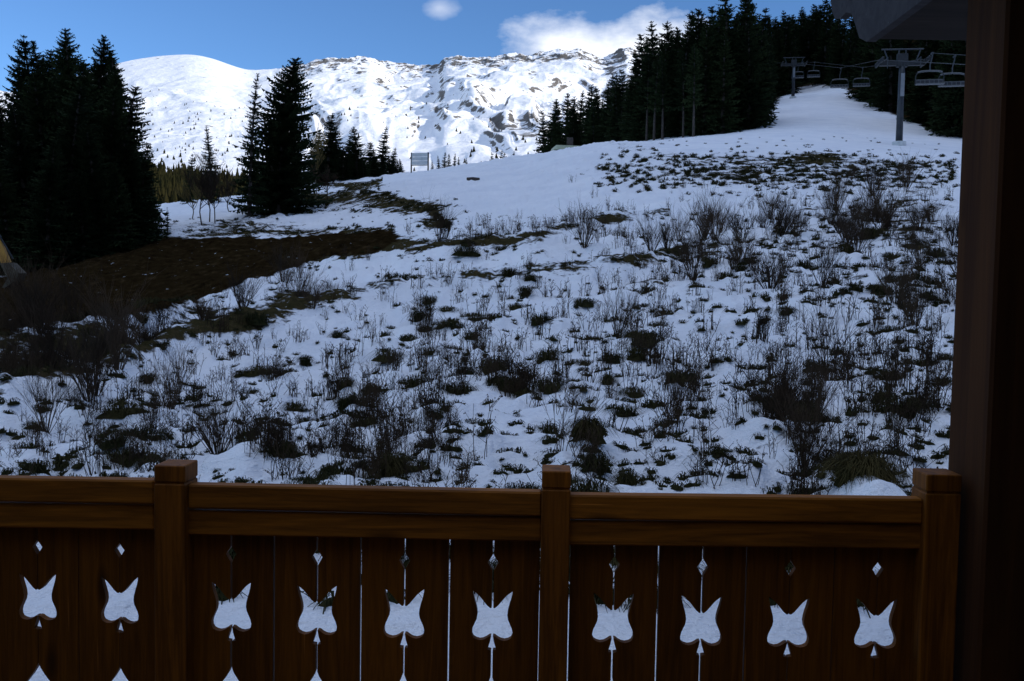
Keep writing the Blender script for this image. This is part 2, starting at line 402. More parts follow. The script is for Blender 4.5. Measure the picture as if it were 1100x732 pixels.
LG = np.linspace(math.log(1.5), math.log(450.0), NL)
cols_th, cols_z = [], []
for px in sorted(TAB):
    rows = TAB[px]
    th = math.atan((px - 550.0) / F)
    rr = [1.5, 3.0, 6.0]; zz = [-0.17, -0.17, -0.19]
    for (Y, py) in rows:
        d = ray(px, py) * Y
        rr.append(math.hypot(d[0], d[1])); zz.append(d[2] + EYE)
    rr.append(450.0 * 1.2); zz.append(zz[-1] + (zz[-1] - zz[-2]) * 0.5)
    z = np.interp(LG, np.log(rr), zz)
    k = np.exp(-0.5 * (np.arange(-9, 10) / 2.6) ** 2); k /= k.sum()
    z = np.convolve(np.pad(z, 9, mode='edge'), k, 'valid')
    cols_th.append(th); cols_z.append(z)
def side(th, rise):
    r = np.exp(LG); return th, -0.17 + rise * np.maximum(r - 4, 0) ** 1.05
cols_th = [R(-180), R(-110)] + cols_th + [R(80), R(180)]
cols_z = [side(0, -0.04)[1], side(0, -0.05)[1]] + cols_z + [side(0, 0.12)[1], side(0, -0.04)[1]]
CT = np.array(cols_th); CZ = np.array(cols_z)

# traversing ledges on the slope, as polylines of photo points
LEDGES = [[(-60, 447), (60, 420), (130, 398), (190, 372), (300, 344), (420, 318), (520, 308), (620, 300), (690, 287), (740, 280)],
          [(330, 288), (420, 275), (500, 270), (580, 262), (660, 240), (720, 236)],
          [(-60, 385), (60, 372), (150, 350), (220, 322)]]
def H0(x, y):
    x = np.asarray(x, float); y = np.asarray(y, float)
    r = np.hypot(x, y); th = np.arctan2(x, y)
    l = np.clip((np.log(np.maximum(r, 1.5)) - LG[0]) / (LG[-1] - LG[0]) * (NL - 1), 0, NL - 1.001)
    li = l.astype(int); lf = l - li
    ci = np.clip(np.searchsorted(CT, th, side='right') - 1, 0, len(CT) - 2)
    def zc(i):
        return CZ[i, li] * (1 - lf) + CZ[i, li + 1] * lf
    t = (th - CT[ci]) / (CT[ci + 1] - CT[ci])
    i0 = np.clip(ci - 1, 0, len(CT) - 1); i3 = np.clip(ci + 2, 0, len(CT) - 1)
    z0, z1, z2, z3 = zc(i0), zc(ci), zc(ci + 1), zc(i3)
    h = CT[ci + 1] - CT[ci]
    m1 = (z2 - z0) / np.maximum(CT[ci + 1] - CT[i0], 1e-6) * h
    m2 = (z3 - z1) / np.maximum(CT[i3] - CT[ci], 1e-6) * h
    t2, t3 = t * t, t * t * t
    z = (2 * t3 - 3 * t2 + 1) * z1 + (t3 - 2 * t2 + t) * m1 + (-2 * t3 + 3 * t2) * z2 + (t3 - t2) * m2
    far = np.maximum(r - 450, 0)
    return z - far * 0.06
def H(x, y):
    x = np.asarray(x, float); y = np.asarray(y, float)
    z = H0(x, y); r = np.hypot(x, y)
    px, py = project(x, np.maximum(y, 0.5), z)
    for L in LEDGES:
        lx, ly = zip(*L)
        d = (py - np.interp(px, lx, ly)) * r / F          # metres in the picture plane
        inside = sstep(lx[0], lx[0] + 60, px) * (1 - sstep(lx[-1] - 60, lx[-1], px)) * (y > 5) * (r < 70)
        z = z + inside * 0.42 * np.exp(-((d - 0.12) / 0.22) ** 2) * np.clip(r / 20, .6, 1.4) - inside * 0.22 * np.exp(-((d + 0.5) / 0.3) ** 2)
    near = sstep(4.0, 8.0, r)
    a = 0.12 * fbm(x * 0.55, y * 0.55, 3) + 0.085 * fbm(x * 1.9 + 7, y * 1.9, 3)
    a = a + 0.16 * np.clip(r / 30, 0, 2.2) * fbm(x * 0.16 + 3, y * 0.16 - 2, 3)
    hump = np.maximum(fbm(x * 0.9 + 40, y * 0.9 + 12, 2), 0) * 0.3 + np.maximum(fbm(x * 2.3 + 4, y * 2.3 + 1, 2) - .1, 0) * 0.16
    calm = sstep(75, 95, r) * sstep(650, 720, px)
    return z + near * (a + hump) * (1 - 0.7 * np.nan_to_num(calm))

def hit(px, py, rmin=5.0, rmax=330.0):
    """where the ray through these photo points meets the ground"""
    px = np.atleast_1d(np.asarray(px, float)); py = np.atleast_1d(np.asarray(py, float))
    D = np.array([ray(a, b) for a, b in zip(px, py)])
    Ys = np.exp(np.linspace(math.log(rmin), math.log(rmax), 420))
    X = D[:, 0:1] * Ys; Z = D[:, 2:3] * Ys + EYE
    below = Z <= H0(X, np.broadcast_to(Ys, X.shape))
    k = np.where(below.any(1), below.argmax(1), -1)
    Y = np.where(k >= 0, Ys[k], np.nan); x = D[:, 0] * Y
    return x, Y
def ground_at(px, Y):
    d = ray(px, 250)
    x = d[0] * Y; return Vector((x, Y, float(H(x, Y))))

def in_poly(px, py, poly):
    c = np.zeros(px.shape, bool); n = len(poly)
    for i in range(n):
        (x1, y1), (x2, y2) = poly[i], poly[(i + 1) % n]
        with np.errstate(all='ignore'):
            c ^= ((y1 > py) != (y2 > py)) & (px < (x2 - x1) * (py - y1) / (y2 - y1 + 1e-9) + x1)
    return c

FOREST_EDGE = ([580, 640, 690, 760, 805, 818, 830, 840, 850, 862, 880, 905, 935, 960, 1000, 1030, 1100, 1300], [250, 195, 148, 128, 128, 138, 160, 200, 232, 250, 235, 205, 172, 152, 130, 122, 112, 100])
DIRT = [(-400, 385), (-200, 368), (0, 358), (70, 347), (150, 342), (230, 316), (300, 292), (350, 279), (425, 266), (430, 250), (350, 251), (270, 256), (200, 254), (150, 256), (120, 268), (0, 298), (-400, 315)]
# bare patches of grass: photo centre, radii, weight
BARE = [(830, 185, 190, 17, .36), (880, 168, 26, 8, .4), (900, 235, 60, 30, .30), (985, 240, 45, 45, .38), (940, 300, 80, 40, .15), (760, 270, 35, 18, .35), (835, 260, 40, 15, .25), (970, 390, 55, 40, .2), (850, 400, 40, 45, .1),
        (900, 480, 50, 45, .16), (930, 515, 50, 25, .16), (400, 440, 60, 45, .2), (430, 500, 45, 20, .16), (340, 480, 40, 30, .12), (490, 390, 35, 22, .3), (690, 300, 50, 22, .22), (520, 262, 60, 12, .25),
        (440, 222, 50, 8, .8), (400, 210, 16, 4, .7), (330, 214, 65, 7, .85), (375, 199, 40, 3.5, .8), (250, 243, 90, 7, .4), (465, 240, 25, 8, .6), (400, 262, 55, 13, .5), (110, 375, 75, 22, .5), (20, 380, 60, 20, .35), (215, 335, 40, 20, .3), (255, 350, 40, 14, .35), (310, 320, 30, 16, .35), (190, 435, 90, 25, .25), (110, 490, 80, 28, .3), (660, 236, 20, 5, .5), (540, 345, 60, 20, .1), (725, 440, 40, 30, .12)]

STRIPS = [([(386, 207), (420, 212), (450, 222), (470, 232), (484, 244)], 4.0, .62), ([(275, 218), (330, 214), (365, 210), (392, 199), (412, 192)], 3.5, .65), ([(150, 258), (250, 251), (340, 250), (425, 247)], 4.0, .5),
          ([(235, 240), (290, 232), (350, 226), (400, 228)], 2.5, .3), ([(655, 152), (720, 168), (800, 172), (900, 170), (1000, 178)], 6, .25)]
def masks(x, y, z):
    px, py = project(x, np.maximum(y, 0.4), z)
    px = np.nan_to_num(px, nan=-9999.); py = np.nan_to_num(py, nan=-9999.)
    r = np.hypot(x, y); front = y > 4
    jx = 10 * fbm(x * .25, y * .25, 2); jy = 5 * fbm(x * .3 + 9, y * .3, 2)
    dirt = (in_poly(px + jx, py + jy, DIRT) & front & (r > 22) & (r < 85)).astype(float)
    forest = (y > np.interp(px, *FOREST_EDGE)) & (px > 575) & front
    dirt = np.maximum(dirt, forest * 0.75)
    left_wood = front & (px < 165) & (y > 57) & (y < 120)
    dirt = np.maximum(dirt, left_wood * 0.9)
    bare = np.full(x.shape, 0.09)
    for (cx, cy, rx, ry, wgt) in BARE:
        e = ((px - cx) / rx) ** 2 + ((py - cy) / ry) ** 2
        bare = bare + 1.3 * wgt * np.exp(-1.2 * e) * front
    for L in LEDGES:
        lx, ly = zip(*L)
        d = (py - np.interp(px, lx, ly)) * r / F
        inside = (px > lx[0]) & (px < lx[-1]) & front & (r < 70)
        bare = bare + inside * 0.46 * np.exp(-((d + 0.40) / 0.34) ** 2)
    for (S_, wpx, wt) in STRIPS:
        lx, ly = zip(*S_)
        inside = (px > lx[0]) & (px < lx[-1]) & front & (r > 40)
        bare = bare + inside * wt * np.exp(-((py - np.interp(px, lx, ly)) / wpx) ** 2)
    piste = sstep(78, 84, y) * sstep(690, 730, px) * front
    bare = bare * (1 - 0.8 * piste)
    smooth_field = np.exp(-(((px - 600) / 110) ** 2 + ((py - 210) / 20) ** 2)) * front
    bare = bare - 0.15 * smooth_field
    bare = np.minimum(bare, 0.8)
    under = (np.abs(x) < 9) & (y < 3.2)
    return np.where(under, -0.5, bare), dirt

def grid_mesh(name, X, Y, Z, mat_, attrs, closed=False):
    n, m = X.shape
    co = np.stack([X, Y, Z], -1).reshape(-1, 3).astype(np.float32)
    i = np.arange(n - 1)[:, None] * m; j = np.arange(m - 1)[None, :]
    a = (i + j).ravel(); quads = np.stack([a, a + 1, a + m + 1, a + m], -1)
    if closed:
        ii = np.arange(n - 1) * m
        quads = np.concatenate([quads, np.stack([ii + m - 1, ii, ii + m, ii + 2 * m - 1], -1)])
    me = bpy.data.meshes.new(name)
    me.vertices.add(len(co)); me.vertices.foreach_set('co', co.ravel())
    me.loops.add(quads.size); me.loops.foreach_set('vertex_index', quads.ravel().astype(np.int32))
    me.polygons.add(len(quads)); me.polygons.foreach_set('loop_start', (np.arange(len(quads)) * 4).astype(np.int32))
    me.update(calc_edges=True); me.validate()
    for k, v in attrs.items():
        at_ = me.attributes.new(k, 'FLOAT', 'POINT'); at_.data.foreach_set('value', v.ravel().astype(np.float32))
    me.polygons.foreach_set('use_smooth', [True] * len(me.polygons))
    me.materials.append(mat_)
    o = bpy.data.objects.new(name, me); COL.objects.link(o); return o

TH = np.concatenate([np.linspace(-180, -60, 60)[:-1], np.linspace(-60, -36, 60)[:-1], np.linspace(-36, 36, 1000)[:-1], np.linspace(36, 60, 60)[:-1], np.linspace(60, 180, 60)[:-1]])
RR = np.concatenate([[0.2, 1.2], np.exp(np.linspace(math.log(2.2), math.log(450), 470)), [520, 620, 800, 1100, 1600, 2500, 4000, 7000]])
T, RG = np.meshgrid(np.radians(TH), RR)
GX, GY = RG * np.sin(T), RG * np.cos(T)
GZ = H(GX, GY)
bare, dirt = masks(GX, GY, GZ)
kt = np.ones(25) / 25
dirt = np.apply_along_axis(lambda v: np.convolve(v, kt, 'same'), 1, dirt)
dirt = (dirt + np.roll(dirt, 1, 0) + np.roll(dirt, -1, 0) + np.roll(dirt, 2, 0) + np.roll(dirt, -2, 0)) / 5
ground = grid_mesh('ground', GX, GY, GZ, M['ground'], {'bare': bare, 'dirt': dirt}, closed=True)
ground['kind'] = 'structure'

# ------------------------------------------------------------------ far mountains
SIL = ([-1400, -900, -500, -250, -60, 0, 20, 60, 110, 140, 170, 204, 223, 245, 262, 290, 316, 335, 344, 375, 391, 411, 436, 462, 468, 473, 496, 510, 539, 567, 588, 613, 625, 635, 643, 656, 667, 690, 760, 900, 1100, 1500, 2400],
       [150, 120, 70, 60, 85, 100, 104, 92, 77, 68, 64, 62, 65, 73, 80, 80, 76.5, 72, 70.5, 69, 67, 73, 76, 78, 76, 69, 67, 69, 65.5, 64.5, 61, 60, 64, 68, 69, 62, 57, 62, 80, 70, 60, 80, 120])
BASE = ([-1400, -200, 100, 165, 240, 300, 400, 560, 700, 2400], [300, 262, 244, 236, 232, 230, 222, 205, 205, 200])
nth, ns = 1250, 330
th = np.concatenate([np.linspace(-62, -32, 70)[:-1], np.linspace(-32, 14, 1000)[:-1], np.linspace(14, 62, 120)])
s = np.linspace(0, 1.12, ns)
TT, SS = np.meshgrid(np.radians(th), s)
PXm = 550 + F * np.tan(TT)
horiz = 314 + (PXm - 550) * 0.01746
tb = (horiz - np.interp(PXm, *BASE)) / F
fine = np.arange(-1500, 2500, 1.0); fy_ = np.interp(fine, *SIL)
def gsm(v, sg):
    k_ = np.exp(-.5 * (np.arange(-60, 61) / sg) ** 2); return np.convolve(np.pad(v, 60, mode='edge'), k_ / k_.sum(), 'valid')
fy_ = np.where(fine < 290, gsm(fy_, 9.0), np.where(fine < 330, gsm(fy_, 4.0), gsm(fy_, 2.0)))
ts = (horiz - np.interp(PXm, fine, fy_)) / F
sc_ = np.clip(SS, 0, 1)
ridge_d = 3600 + 500 * fbm(PXm * 0.004, PXm * 0 + 2.2, 2)
Yd = 460 + (ridge_d - 460) * SS ** 1.35
prof = sc_ ** 0.92
tt = tb + (ts - tb) * prof
Zm = tt * Yd + EYE
Xm = Yd * np.tan(TT)
env = np.sin(np.pi * np.clip(sc_, 0, 1)) ** 0.8 * sstep(0.15, 0.5, sc_)
rocky = sstep(250, 340, PXm)                          # the dome on the left stays smooth
q = PXm / 55.0
wx = 0.7 * fbm(PXm * .011, Yd * .0011, 3)
rid = ridged(Xm / 760.0 + .6 * wx + Yd / 1700.0, Yd / 1300.0 + .6 * wx, 4, 0.42)
rid2 = ridged(Xm / 160.0 + 5, Yd / 230.0, 4, 0.55)
soft = fbm(Xm / 420.0, Yd / 420.0, 4)
dz = env * (rocky * (62 * (rid - 0.9) + 9 * rid2) + (0.32 + 0.15 * rocky) * 60 * soft + (1 - rocky) * (16 * (rid - .9) + 5 * rid2))
top = sstep(0.8, 1.0, sc_)
dz = dz + top * rocky * (8 * ridged(Xm / 75.0 + 2, Yd / 130.0, 4, .55) + 6 * fbm(Xm / 45.0, Yd / 60.0, 3)) + top * (1 - rocky) * 3 * soft
Zm = Zm + dz
Zm = np.where(SS > 1, Zm - (SS - 1) * 5200, Zm)
# rock mask: steep or jagged ground
gx = np.gradient(Zm, axis=1) / np.maximum(np.abs(np.gradient(Xm, axis=1)), 1e-3)
gy = np.gradient(Zm, axis=0) / np.maximum(np.gradient(Yd, axis=0), 1e-3)
steep = np.hypot(gx, gy)
rock = rocky * (sstep(0.35, 1.1, steep) * 0.5 + 0.03) + rocky * top * 0.32 + rocky * .12 * sstep(.45, .8, sc_) + (1 - rocky) * (0.08 + 0.12 * sstep(.2, .7, sc_))
rock = rock + 0.18 * rocky * fbm(Xm / 300., Yd / 300., 2)
PYm = horiz - tt * F
low = np.exp(-(((PXm - 560) / 60) ** 2 + ((PYm - 152) / 14) ** 2))
rock = rock + 0.45 * low
wooded = np.where((PXm < 330), sstep(0.235, 0.15, sc_ + 0.05 * fbm(PXm * .03, sc_ * 8, 2) + (PXm - 200) * 0.0009), 0.0)
mountain = grid_mesh('mountain', Xm, Yd, Zm, M['mountain'], {'rock': rock, 'wooded': wooded})
mountain['kind'] = 'structure'

# the valley flank to the right of and behind the chalet: it keeps the sun off the near slope
th2 = np.radians(np.linspace(48, 215, 110)); s2 = np.linspace(0, 1.4, 40)
A2, S2 = np.meshgrid(th2, s2)
rad = 170 + S2 * 290
hh = 255 * np.minimum(S2, 2 - S2) ** 1.15
fade = sstep(R(48), R(66), A2) * (1 - sstep(R(190), R(215), A2))
X2, Y2 = rad * np.sin(A2), rad * np.cos(A2)
Z2 = -12 + H0(X2, Y2) * (1 - sstep(0, .4, S2)) + fade * hh * (1 + 0.12 * fbm(X2 / 90, Y2 / 90, 3))
flank = grid_mesh('hill', X2, Y2, Z2, M['mountain'], {'rock': np.full(X2.shape, .1), 'wooded': np.full(X2.shape, .2)})
flank['kind'] = 'structure'

# ------------------------------------------------------------------ conifers
def spruce_meshes(seed, H_=10.0, rad=1.6, bare=0.04, levels=44, power=0.85, segs=5, per=(6, 9), droop=0.35, trunk=0.16, roundtop=0.0, gaps=0.0):
    rnd = random.Random(seed)
    t = MB()
    lean = [rnd.uniform(-.06, .06) for _ in range(2)]
    pts = [(lean[0] * z * z / H_, lean[1] * z * z / H_, z) for z in np.linspace(-0.3, H_ * 0.985, 9)]
    t.tube(pts, [trunk * (1 - 0.95 * i / 8) + 0.008 for i in range(9)], 6)
    c = MB()
    for i in range(levels):
        if rnd.random() < gaps: continue
        f = (i + rnd.random()) / levels
        z = H_ * (bare + (1 - bare) * f)
        base = Vector((lean[0] * z * z / H_, lean[1] * z * z / H_, z))
        prof = (1 - f) ** power
        if roundtop: prof = math.sqrt(max(0, 1 - f ** 2.4)) * (1 - roundtop) + prof * roundtop
        lmax = rad * prof * (0.88 + .12 * math.sin(i * 1.7)) + 0.12
        for _ in range(rnd.randint(*per)):
            a = rnd.uniform(0, 2 * math.pi)
            ln = lmax * rnd.uniform(0.62, 1.12)
            d = Vector((math.cos(a), math.sin(a), 0)); sd_ = Vector((-d.y, d.x, 0))
            up = rnd.uniform(0.15, 0.4) * (0.4 + f); dr = droop * rnd.uniform(0.7, 1.3) * (1.15 - f)
            def P(q): return base + d * (ln * q) + Vector((0, 0, ln * (up * q - dr * (q ** 1.5) + 0.14 * q ** 4)))
            wmax = min(0.42, 0.30 * ln + 0.06)
            prev = P(0.06)
            for k in range(segs):
                q1 = 0.06 + 0.94 * (k + 1) / segs
                cur = P(q1)
                wd = wmax * (1.15 - 0.8 * q1) * rnd.uniform(.7, 1.3)
                fw = (cur - prev) * rnd.uniform(.6, 1.3)
                sag = Vector((0, 0, -wd * rnd.uniform(.15, .65)))
                c.face([tuple(prev), tuple(cur), tuple(prev + sd_ * wd + fw + sag)])
                c.face([tuple(cur), tuple(prev), tuple(prev - sd_ * wd + fw + sag)])
                hang = Vector((rnd.uniform(-.06, .06), rnd.uniform(-.06, .06), -wd * rnd.uniform(.6, 1.5)))
                c.face([tuple(prev), tuple(cur), tuple((prev + cur) / 2 + hang)])
                prev = cur
            tip = P(1.07)
            c.face([tuple(prev + sd_ * .03), tuple(prev - sd_ * .03), tuple(tip)])
    # leader
    for k in range(5):
        a = k * 1.257
        c.face([(pts[-1][0] + .05 * math.cos(a), pts[-1][1] + .05 * math.sin(a), H_ * .95), (pts[-1][0] - .05 * math.sin(a), pts[-1][1] + .05 * math.cos(a), H_ * .955), (pts[-1][0], pts[-1][1], H_ * 1.0)])
    return t.mesh('trunk', M['bark']), c.mesh('crown', M['needles'])

VAR = {}
for i, kw in enumerate((dict(rad=1.7, levels=60, segs=6, power=.72, per=(8, 11)), dict(rad=1.8, levels=56, segs=6, power=.7, per=(8, 11)), dict(rad=1.45, levels=60, segs=6, power=.85, gaps=.05),
                        dict(rad=1.9, levels=56, segs=6, power=.7, droop=.45))):
    VAR['big%d' % i] = spruce_meshes(20 + i, **kw)
VAR['broad'] = spruce_meshes(31, rad=2.35, levels=62, segs=7, per=(8, 12), roundtop=.72, droop=.2, bare=.03)
VAR['narrow'] = spruce_meshes(32, rad=1.25, levels=50, segs=5, per=(5, 7), gaps=.12, power=.8, bare=.05)
for i, kw in enumerate((dict(rad=1.6, levels=38, bare=.02, power=.75), dict(rad=1.75, levels=36, bare=.02, power=.68), dict(rad=1.45, levels=40, bare=.03, power=.72))):
    VAR['mid%d' % i] = spruce_meshes(40 + i, segs=4, per=(8, 11), droop=.45, **kw)
for i in range(2):
    VAR['high%d' % i] = spruce_meshes(50 + i, rad=1.3, levels=26, bare=.36, segs=4, per=(6, 8), power=.6, trunk=.14)
VAR['young'] = spruce_meshes(60, rad=2.6, levels=24, bare=.02, segs=4, per=(6, 9), trunk=.2)

def place_tree(var, pos, height, label, group, name='spruce_tree', wide=1.0, cat='tree'):
    t_me, c_me = VAR[var]
    k = height / 10.0
    o = thing(name, label, cat, pos, RNG.uniform(0, 6.28), group)
    o.scale = (k * wide, k * wide, k)
    link('trunk', t_me, o); link('crown', c_me, o)
    return o
def tree_px(var, px, top, Y, label, group, wide=1.0, name='spruce_tree'):
    g = ground_at(px, Y)
    tz = at(px, top, Y).z
    return place_tree(var, (g.x, g.y, g.z - 0.1), max(tz - g.z, 2.0), label, group, name, wide)

# left stand
GL = 'dark spruces crowding the left edge'
for n_, (px, top, Y, v, wd) in enumerate(((80, 27, 64, 'big0', 1.0), (44, 40, 67, 'big1', 1.05), (60, 44, 71, 'big2', 1.0), (98, 34, 69, 'big0', 1.0), (135, 57, 66, 'big2', 1.1), (18, 98, 62, 'big3', 1.1),
        (2, 118, 66, 'big1', 1.1), (116, 92, 60, 'big1', 1.1), (150, 150, 61, 'big3', 1.15), (30, 112, 58, 'big0', 1.2), (72, 85, 57, 'big3', 1.15), (52, 78, 63, 'big1', 1.2), (88, 66, 61, 'big1', 1.2), (118, 78, 65, 'big0', 1.2), (108, 70, 70, 'big1', 1.2), (66, 68, 66, 'big3', 1.2), (32, 76, 70, 'big3', 1.2), (52, 56, 72, 'big1', 1.2), (90, 50, 72, 'big3', 1.2), (70, 52, 70, 'big0', 1.1), (126, 88, 62, 'big3', 1.2), (24, 84, 68, 'big2', 1.3), (108, 54, 72, 'big0', 1.2), (140, 120, 60, 'big3', 1.2), (158, 172, 65, 'big1', 1.2), (104, 130, 57, 'big1', 1.2), (162, 196, 63, 'big1', 1.3),
        (-32, 70, 64, 'big0', 1.1), (-75, 45, 68, 'big2', 1.1), (50, 150, 55, 'big1', 1.2), (128, 175, 58, 'big0', 1.3), (10, 165, 56, 'big3', 1.2), (90, 185, 56, 'big3', 1.3))):
    top_ones = {0: 'tallest dark spruce of the stand at the left edge', 1: 'dark spruce left of the tallest in the left stand', 2: 'dark spruce tip close beside the tallest left spruce',
                3: 'dark spruce tip just right of the tallest left spruce', 4: 'spruce with separate airy tip on the right side of the left stand'}
    tree_px(v, px, top, Y, top_ones.get(n_, 'dark dense spruce filling the lower part of the left stand'), GL, wd * 1.3)
for k in range(14):
    px = RNG.uniform(-90, 150); Y = RNG.uniform(74, 100)
    top = np.interp(px, [-90, 0, 40, 80, 120, 150, 170], [60, 150, 75, 60, 85, 150, 220]) + RNG.uniform(5, 40)
    tree_px('mid%d' % (k % 3), px, top, Y, 'dark dense spruce filling the lower part of the left stand', GL, 1.3)

# the pair on the snowfield and those about it
tree_px('broad', 299, 60, 86, 'broad dark conifer with rounded top on the snowfield', None, 1.4, 'conifer_tree')
tree_px('narrow', 268, 76, 81, 'slim ragged spruce leaning against the broad rounded conifer', None, 1.05)
tree_px('mid1', 318, 120, 92, 'shorter spruce at the right skirt of the broad rounded conifer', None, 1.35)
tree_px('narrow', 227, 134, 125, 'small airy spruce standing alone left of the broad conifer', None, 1.6)
tree_px('mid0', 204, 164, 150, 'little spruce far behind, left of the small airy spruce', None, 1.3)
tree_px('young', 180, 228, 62, 'knee-high young spruce on the snow by the left stand', None, 0.8)
GM = 'spruces behind the snow crest in the middle'
for n_, (px, top, Y, v, wd) in enumerate(((352, 119, 125, 'mid2', 1.3), (362, 131, 132, 'mid0', 1.2), (383, 136, 124, 'mid1', 1.3), (374, 145, 130, 'mid0', 1.4), (396, 152, 128, 'mid1', 1.5), (409, 135, 140, 'mid2', 1.0),
        (420, 158, 138, 'mid2', 1.3), (430, 170, 145, 'mid0', 1.2), (340, 140, 136, 'mid1', 1.4), (368, 158, 121, 'mid1', 1.6), (404, 165, 134, 'mid0', 1.5), (346, 165, 118, 'mid1', 1.5), (412, 172, 130, 'mid1', 1.4), (390, 170, 122, 'mid0', 1.5), (356, 150, 126, 'mid1', 1.6), (378, 154, 128, 'mid0', 1.5), (384, 160, 126, 'mid1', 1.5), (400, 160, 130, 'mid0', 1.5), (417, 167, 134, 'mid1', 1.4), (425, 172, 136, 'mid0', 1.4), (349, 158, 130, 'mid0', 1.6), (338, 160, 128, 'mid1', 1.6))):
    lab = {0: 'tall ragged spruce heading the dark clump right of the broad conifer', 5: 'pointed slender spruce at the right end of the middle clump'}.get(n_, 'dark spruce in the low clump behind the snow crest')
    tree_px(v, px, top, Y, lab, GM, wd * 1.7)
GC = 'tiny spruces peeping over the crest'
for (px, top, Y) in ((471, 167, 190), (476, 163, 195), (481, 165, 190), (487, 164, 192), (492, 168, 188), (500, 169, 190), (464, 172, 180), (529, 163, 330), (534, 161, 330), (540, 163, 330), (549, 163, 330), (546, 167, 330)):
    tree_px('mid%d' % RNG.randint(0, 2), px, top, Y, 'tiny dark spruce peeping over the snow crest', GC, 1.3)

# right-hand forest
GR = 'spruces of the dark forest on the right'
FRONT = [(584, 118, 255), (591, 106, 250), (599, 108, 245), (607, 101, 238), (613, 104, 232), (619, 96, 226), (626, 97, 220), (633, 91, 212), (641, 91, 205), (648, 88, 200), (654, 78, 190), (662, 80, 185), (669, 74, 178), (677, 70, 172),
         (683, 52, 162), (689, 37, 155), (695, 40, 158), (700, 26, 150), (706, 34, 152), (711, 25, 148), (718, 42, 150), (725, 26, 146), (731, 12, 142), (737, 20, 146), (743, 5, 138), (751, 16, 142), (758, 4, 136), (766, 5, 142),
         (772, 8, 138), (778, -8, 134), (785, 0, 140), (793, -5, 135), (801, 6, 142), (809, 7, 150), (816, 18, 170), (822, 16, 190), (829, 20, 210), (836, 15, 230), (842, 12, 240), (849, 14, 255), (856, 8, 260), (862, 10, 265), (868, 2, 262), (875, -2, 265), (882, -8, 262), (805, 14, 215), (812, 20, 225), (819, 22, 240), (826, 24, 245), (832, 18, 265), (839, 16, 270), (846, 18, 275), (853, 14, 280), (859, 14, 282), (865, 8, 285), (871, 4, 285), (776, 12, 225), (783, 14, 232), (789, 10, 238), (796, 12, 245), (803, 18, 252), (808, 22, 300), (815, 22, 305), (823, 24, 305), (830, 22, 310), (837, 20, 310), (844, 20, 312), (851, 17, 314), (857, 17, 315), (863, 13, 316), (869, 9, 316)]
labs = {1: 'first spruce of the forest edge, next to the bright mountain', 17: 'left one of two pointed spruces against the white cloud', 19: 'right one of two pointed spruces against the white cloud', 24: 'tall spruce at the right end of the white cloud'}
for n_, (px, top, Y) in enumerate(FRONT):
    v = 'mid%d' % (n_ % 3)
    if 800 < px < 868: Y = max(Y, 226)
    if 690 < px < 790 and n_ % 9 == 1: v = 'high%d' % (n_ % 2)
    tree_px(v, px, top, Y, labs.get(n_, 'black spruce in the skyline row of the forest on the right'), GR, RNG.uniform(1.35, 1.75))
CONT = ([580, 590, 620, 655, 680, 700, 730, 780, 800, 820, 860, 880, 900, 1400], [125, 110, 100, 84, 60, 34, 16, 2, 6, 20, 12, -10, -120, -300])
# forest floor edge: trunks showing under the crowns, then skirts
for n_, (px, Y) in enumerate(((692, 140), (700, 136), (709, 133), (731, 130), (742, 127), (758, 131))):
    tree_px('high%d' % (n_ % 2), px, 40 + RNG.uniform(0, 20), Y, 'spruce with bare pale lower trunk at the forest edge', GR, 1.1)
cnt = 0
while cnt < 180:
    px = RNG.uniform(588, 1120)
    y0 = float(np.interp(px, *FOREST_EDGE))
    Y = y0 + (RNG.random() ** 1.3) * 120 if cnt > 70 else y0 + RNG.uniform(0, 12)
    if 848 < px < 878 and Y < 245: continue
    g = ground_at(px, Y)
    hgt = RNG.uniform(13, 21)
    topz = at(px, float(np.interp(px, *CONT)) + RNG.uniform(6, 30), Y).z
    hgt = min(hgt, topz - g.z)
    if hgt < 6: continue
    if px < 852 and Y < 222 and px + 1000 * hgt * .22 / Y > 841: continue
    cnt += 1
    lab = 'black spruce inside the forest on the right' if px < 846 else 'black spruce on the slope behind the ski lift'
    place_tree('mid%d' % RNG.randint(0, 2), (g.x, g.y, g.z - .1), hgt, lab, GR, wide=RNG.uniform(1.25, 1.55))

# wooded flank far away on the left: one mass of trees
def cone_tree(mb, p, h, r, rnd):
    k = 7
    for lv in range(3):
        z0 = p[2] + h * (0.05 + .27 * lv); z1 = p[2] + h * (0.5 + .25 * lv); rr = r * (1 - .27 * lv)
        ring = [(p[0] + rr * rnd.uniform(.7, 1.2) * math.cos(6.283 * j / k), p[1] + rr * rnd.uniform(.7, 1.2) * math.sin(6.283 * j / k), z0 + rnd.uniform(-.4, .4)) for j in range(k)]
        for j in range(k): mb.face([ring[j], ring[(j + 1) % k], (p[0], p[1], z1)])
wood_mb = MB(); scrub = MB()
idx = NP.integers(0, TT.size, 60000)
fx, fy, fz, fw, fs_, fp = Xm.ravel()[idx], Yd.ravel()[idx], Zm.ravel()[idx], wooded.ravel()[idx], sc_.ravel()[idx], PXm.ravel()[idx]
nw = 0
for i in range(len(idx)):
    if 60 < fp[i] < 330 and fw[i] > .25 and nw < 2600:
        h = RNG.uniform(9, 17); cone_tree(wood_mb, (fx[i], fy[i], fz[i] - 1), h, h * .2, RNG); nw += 1
ns_ = 0
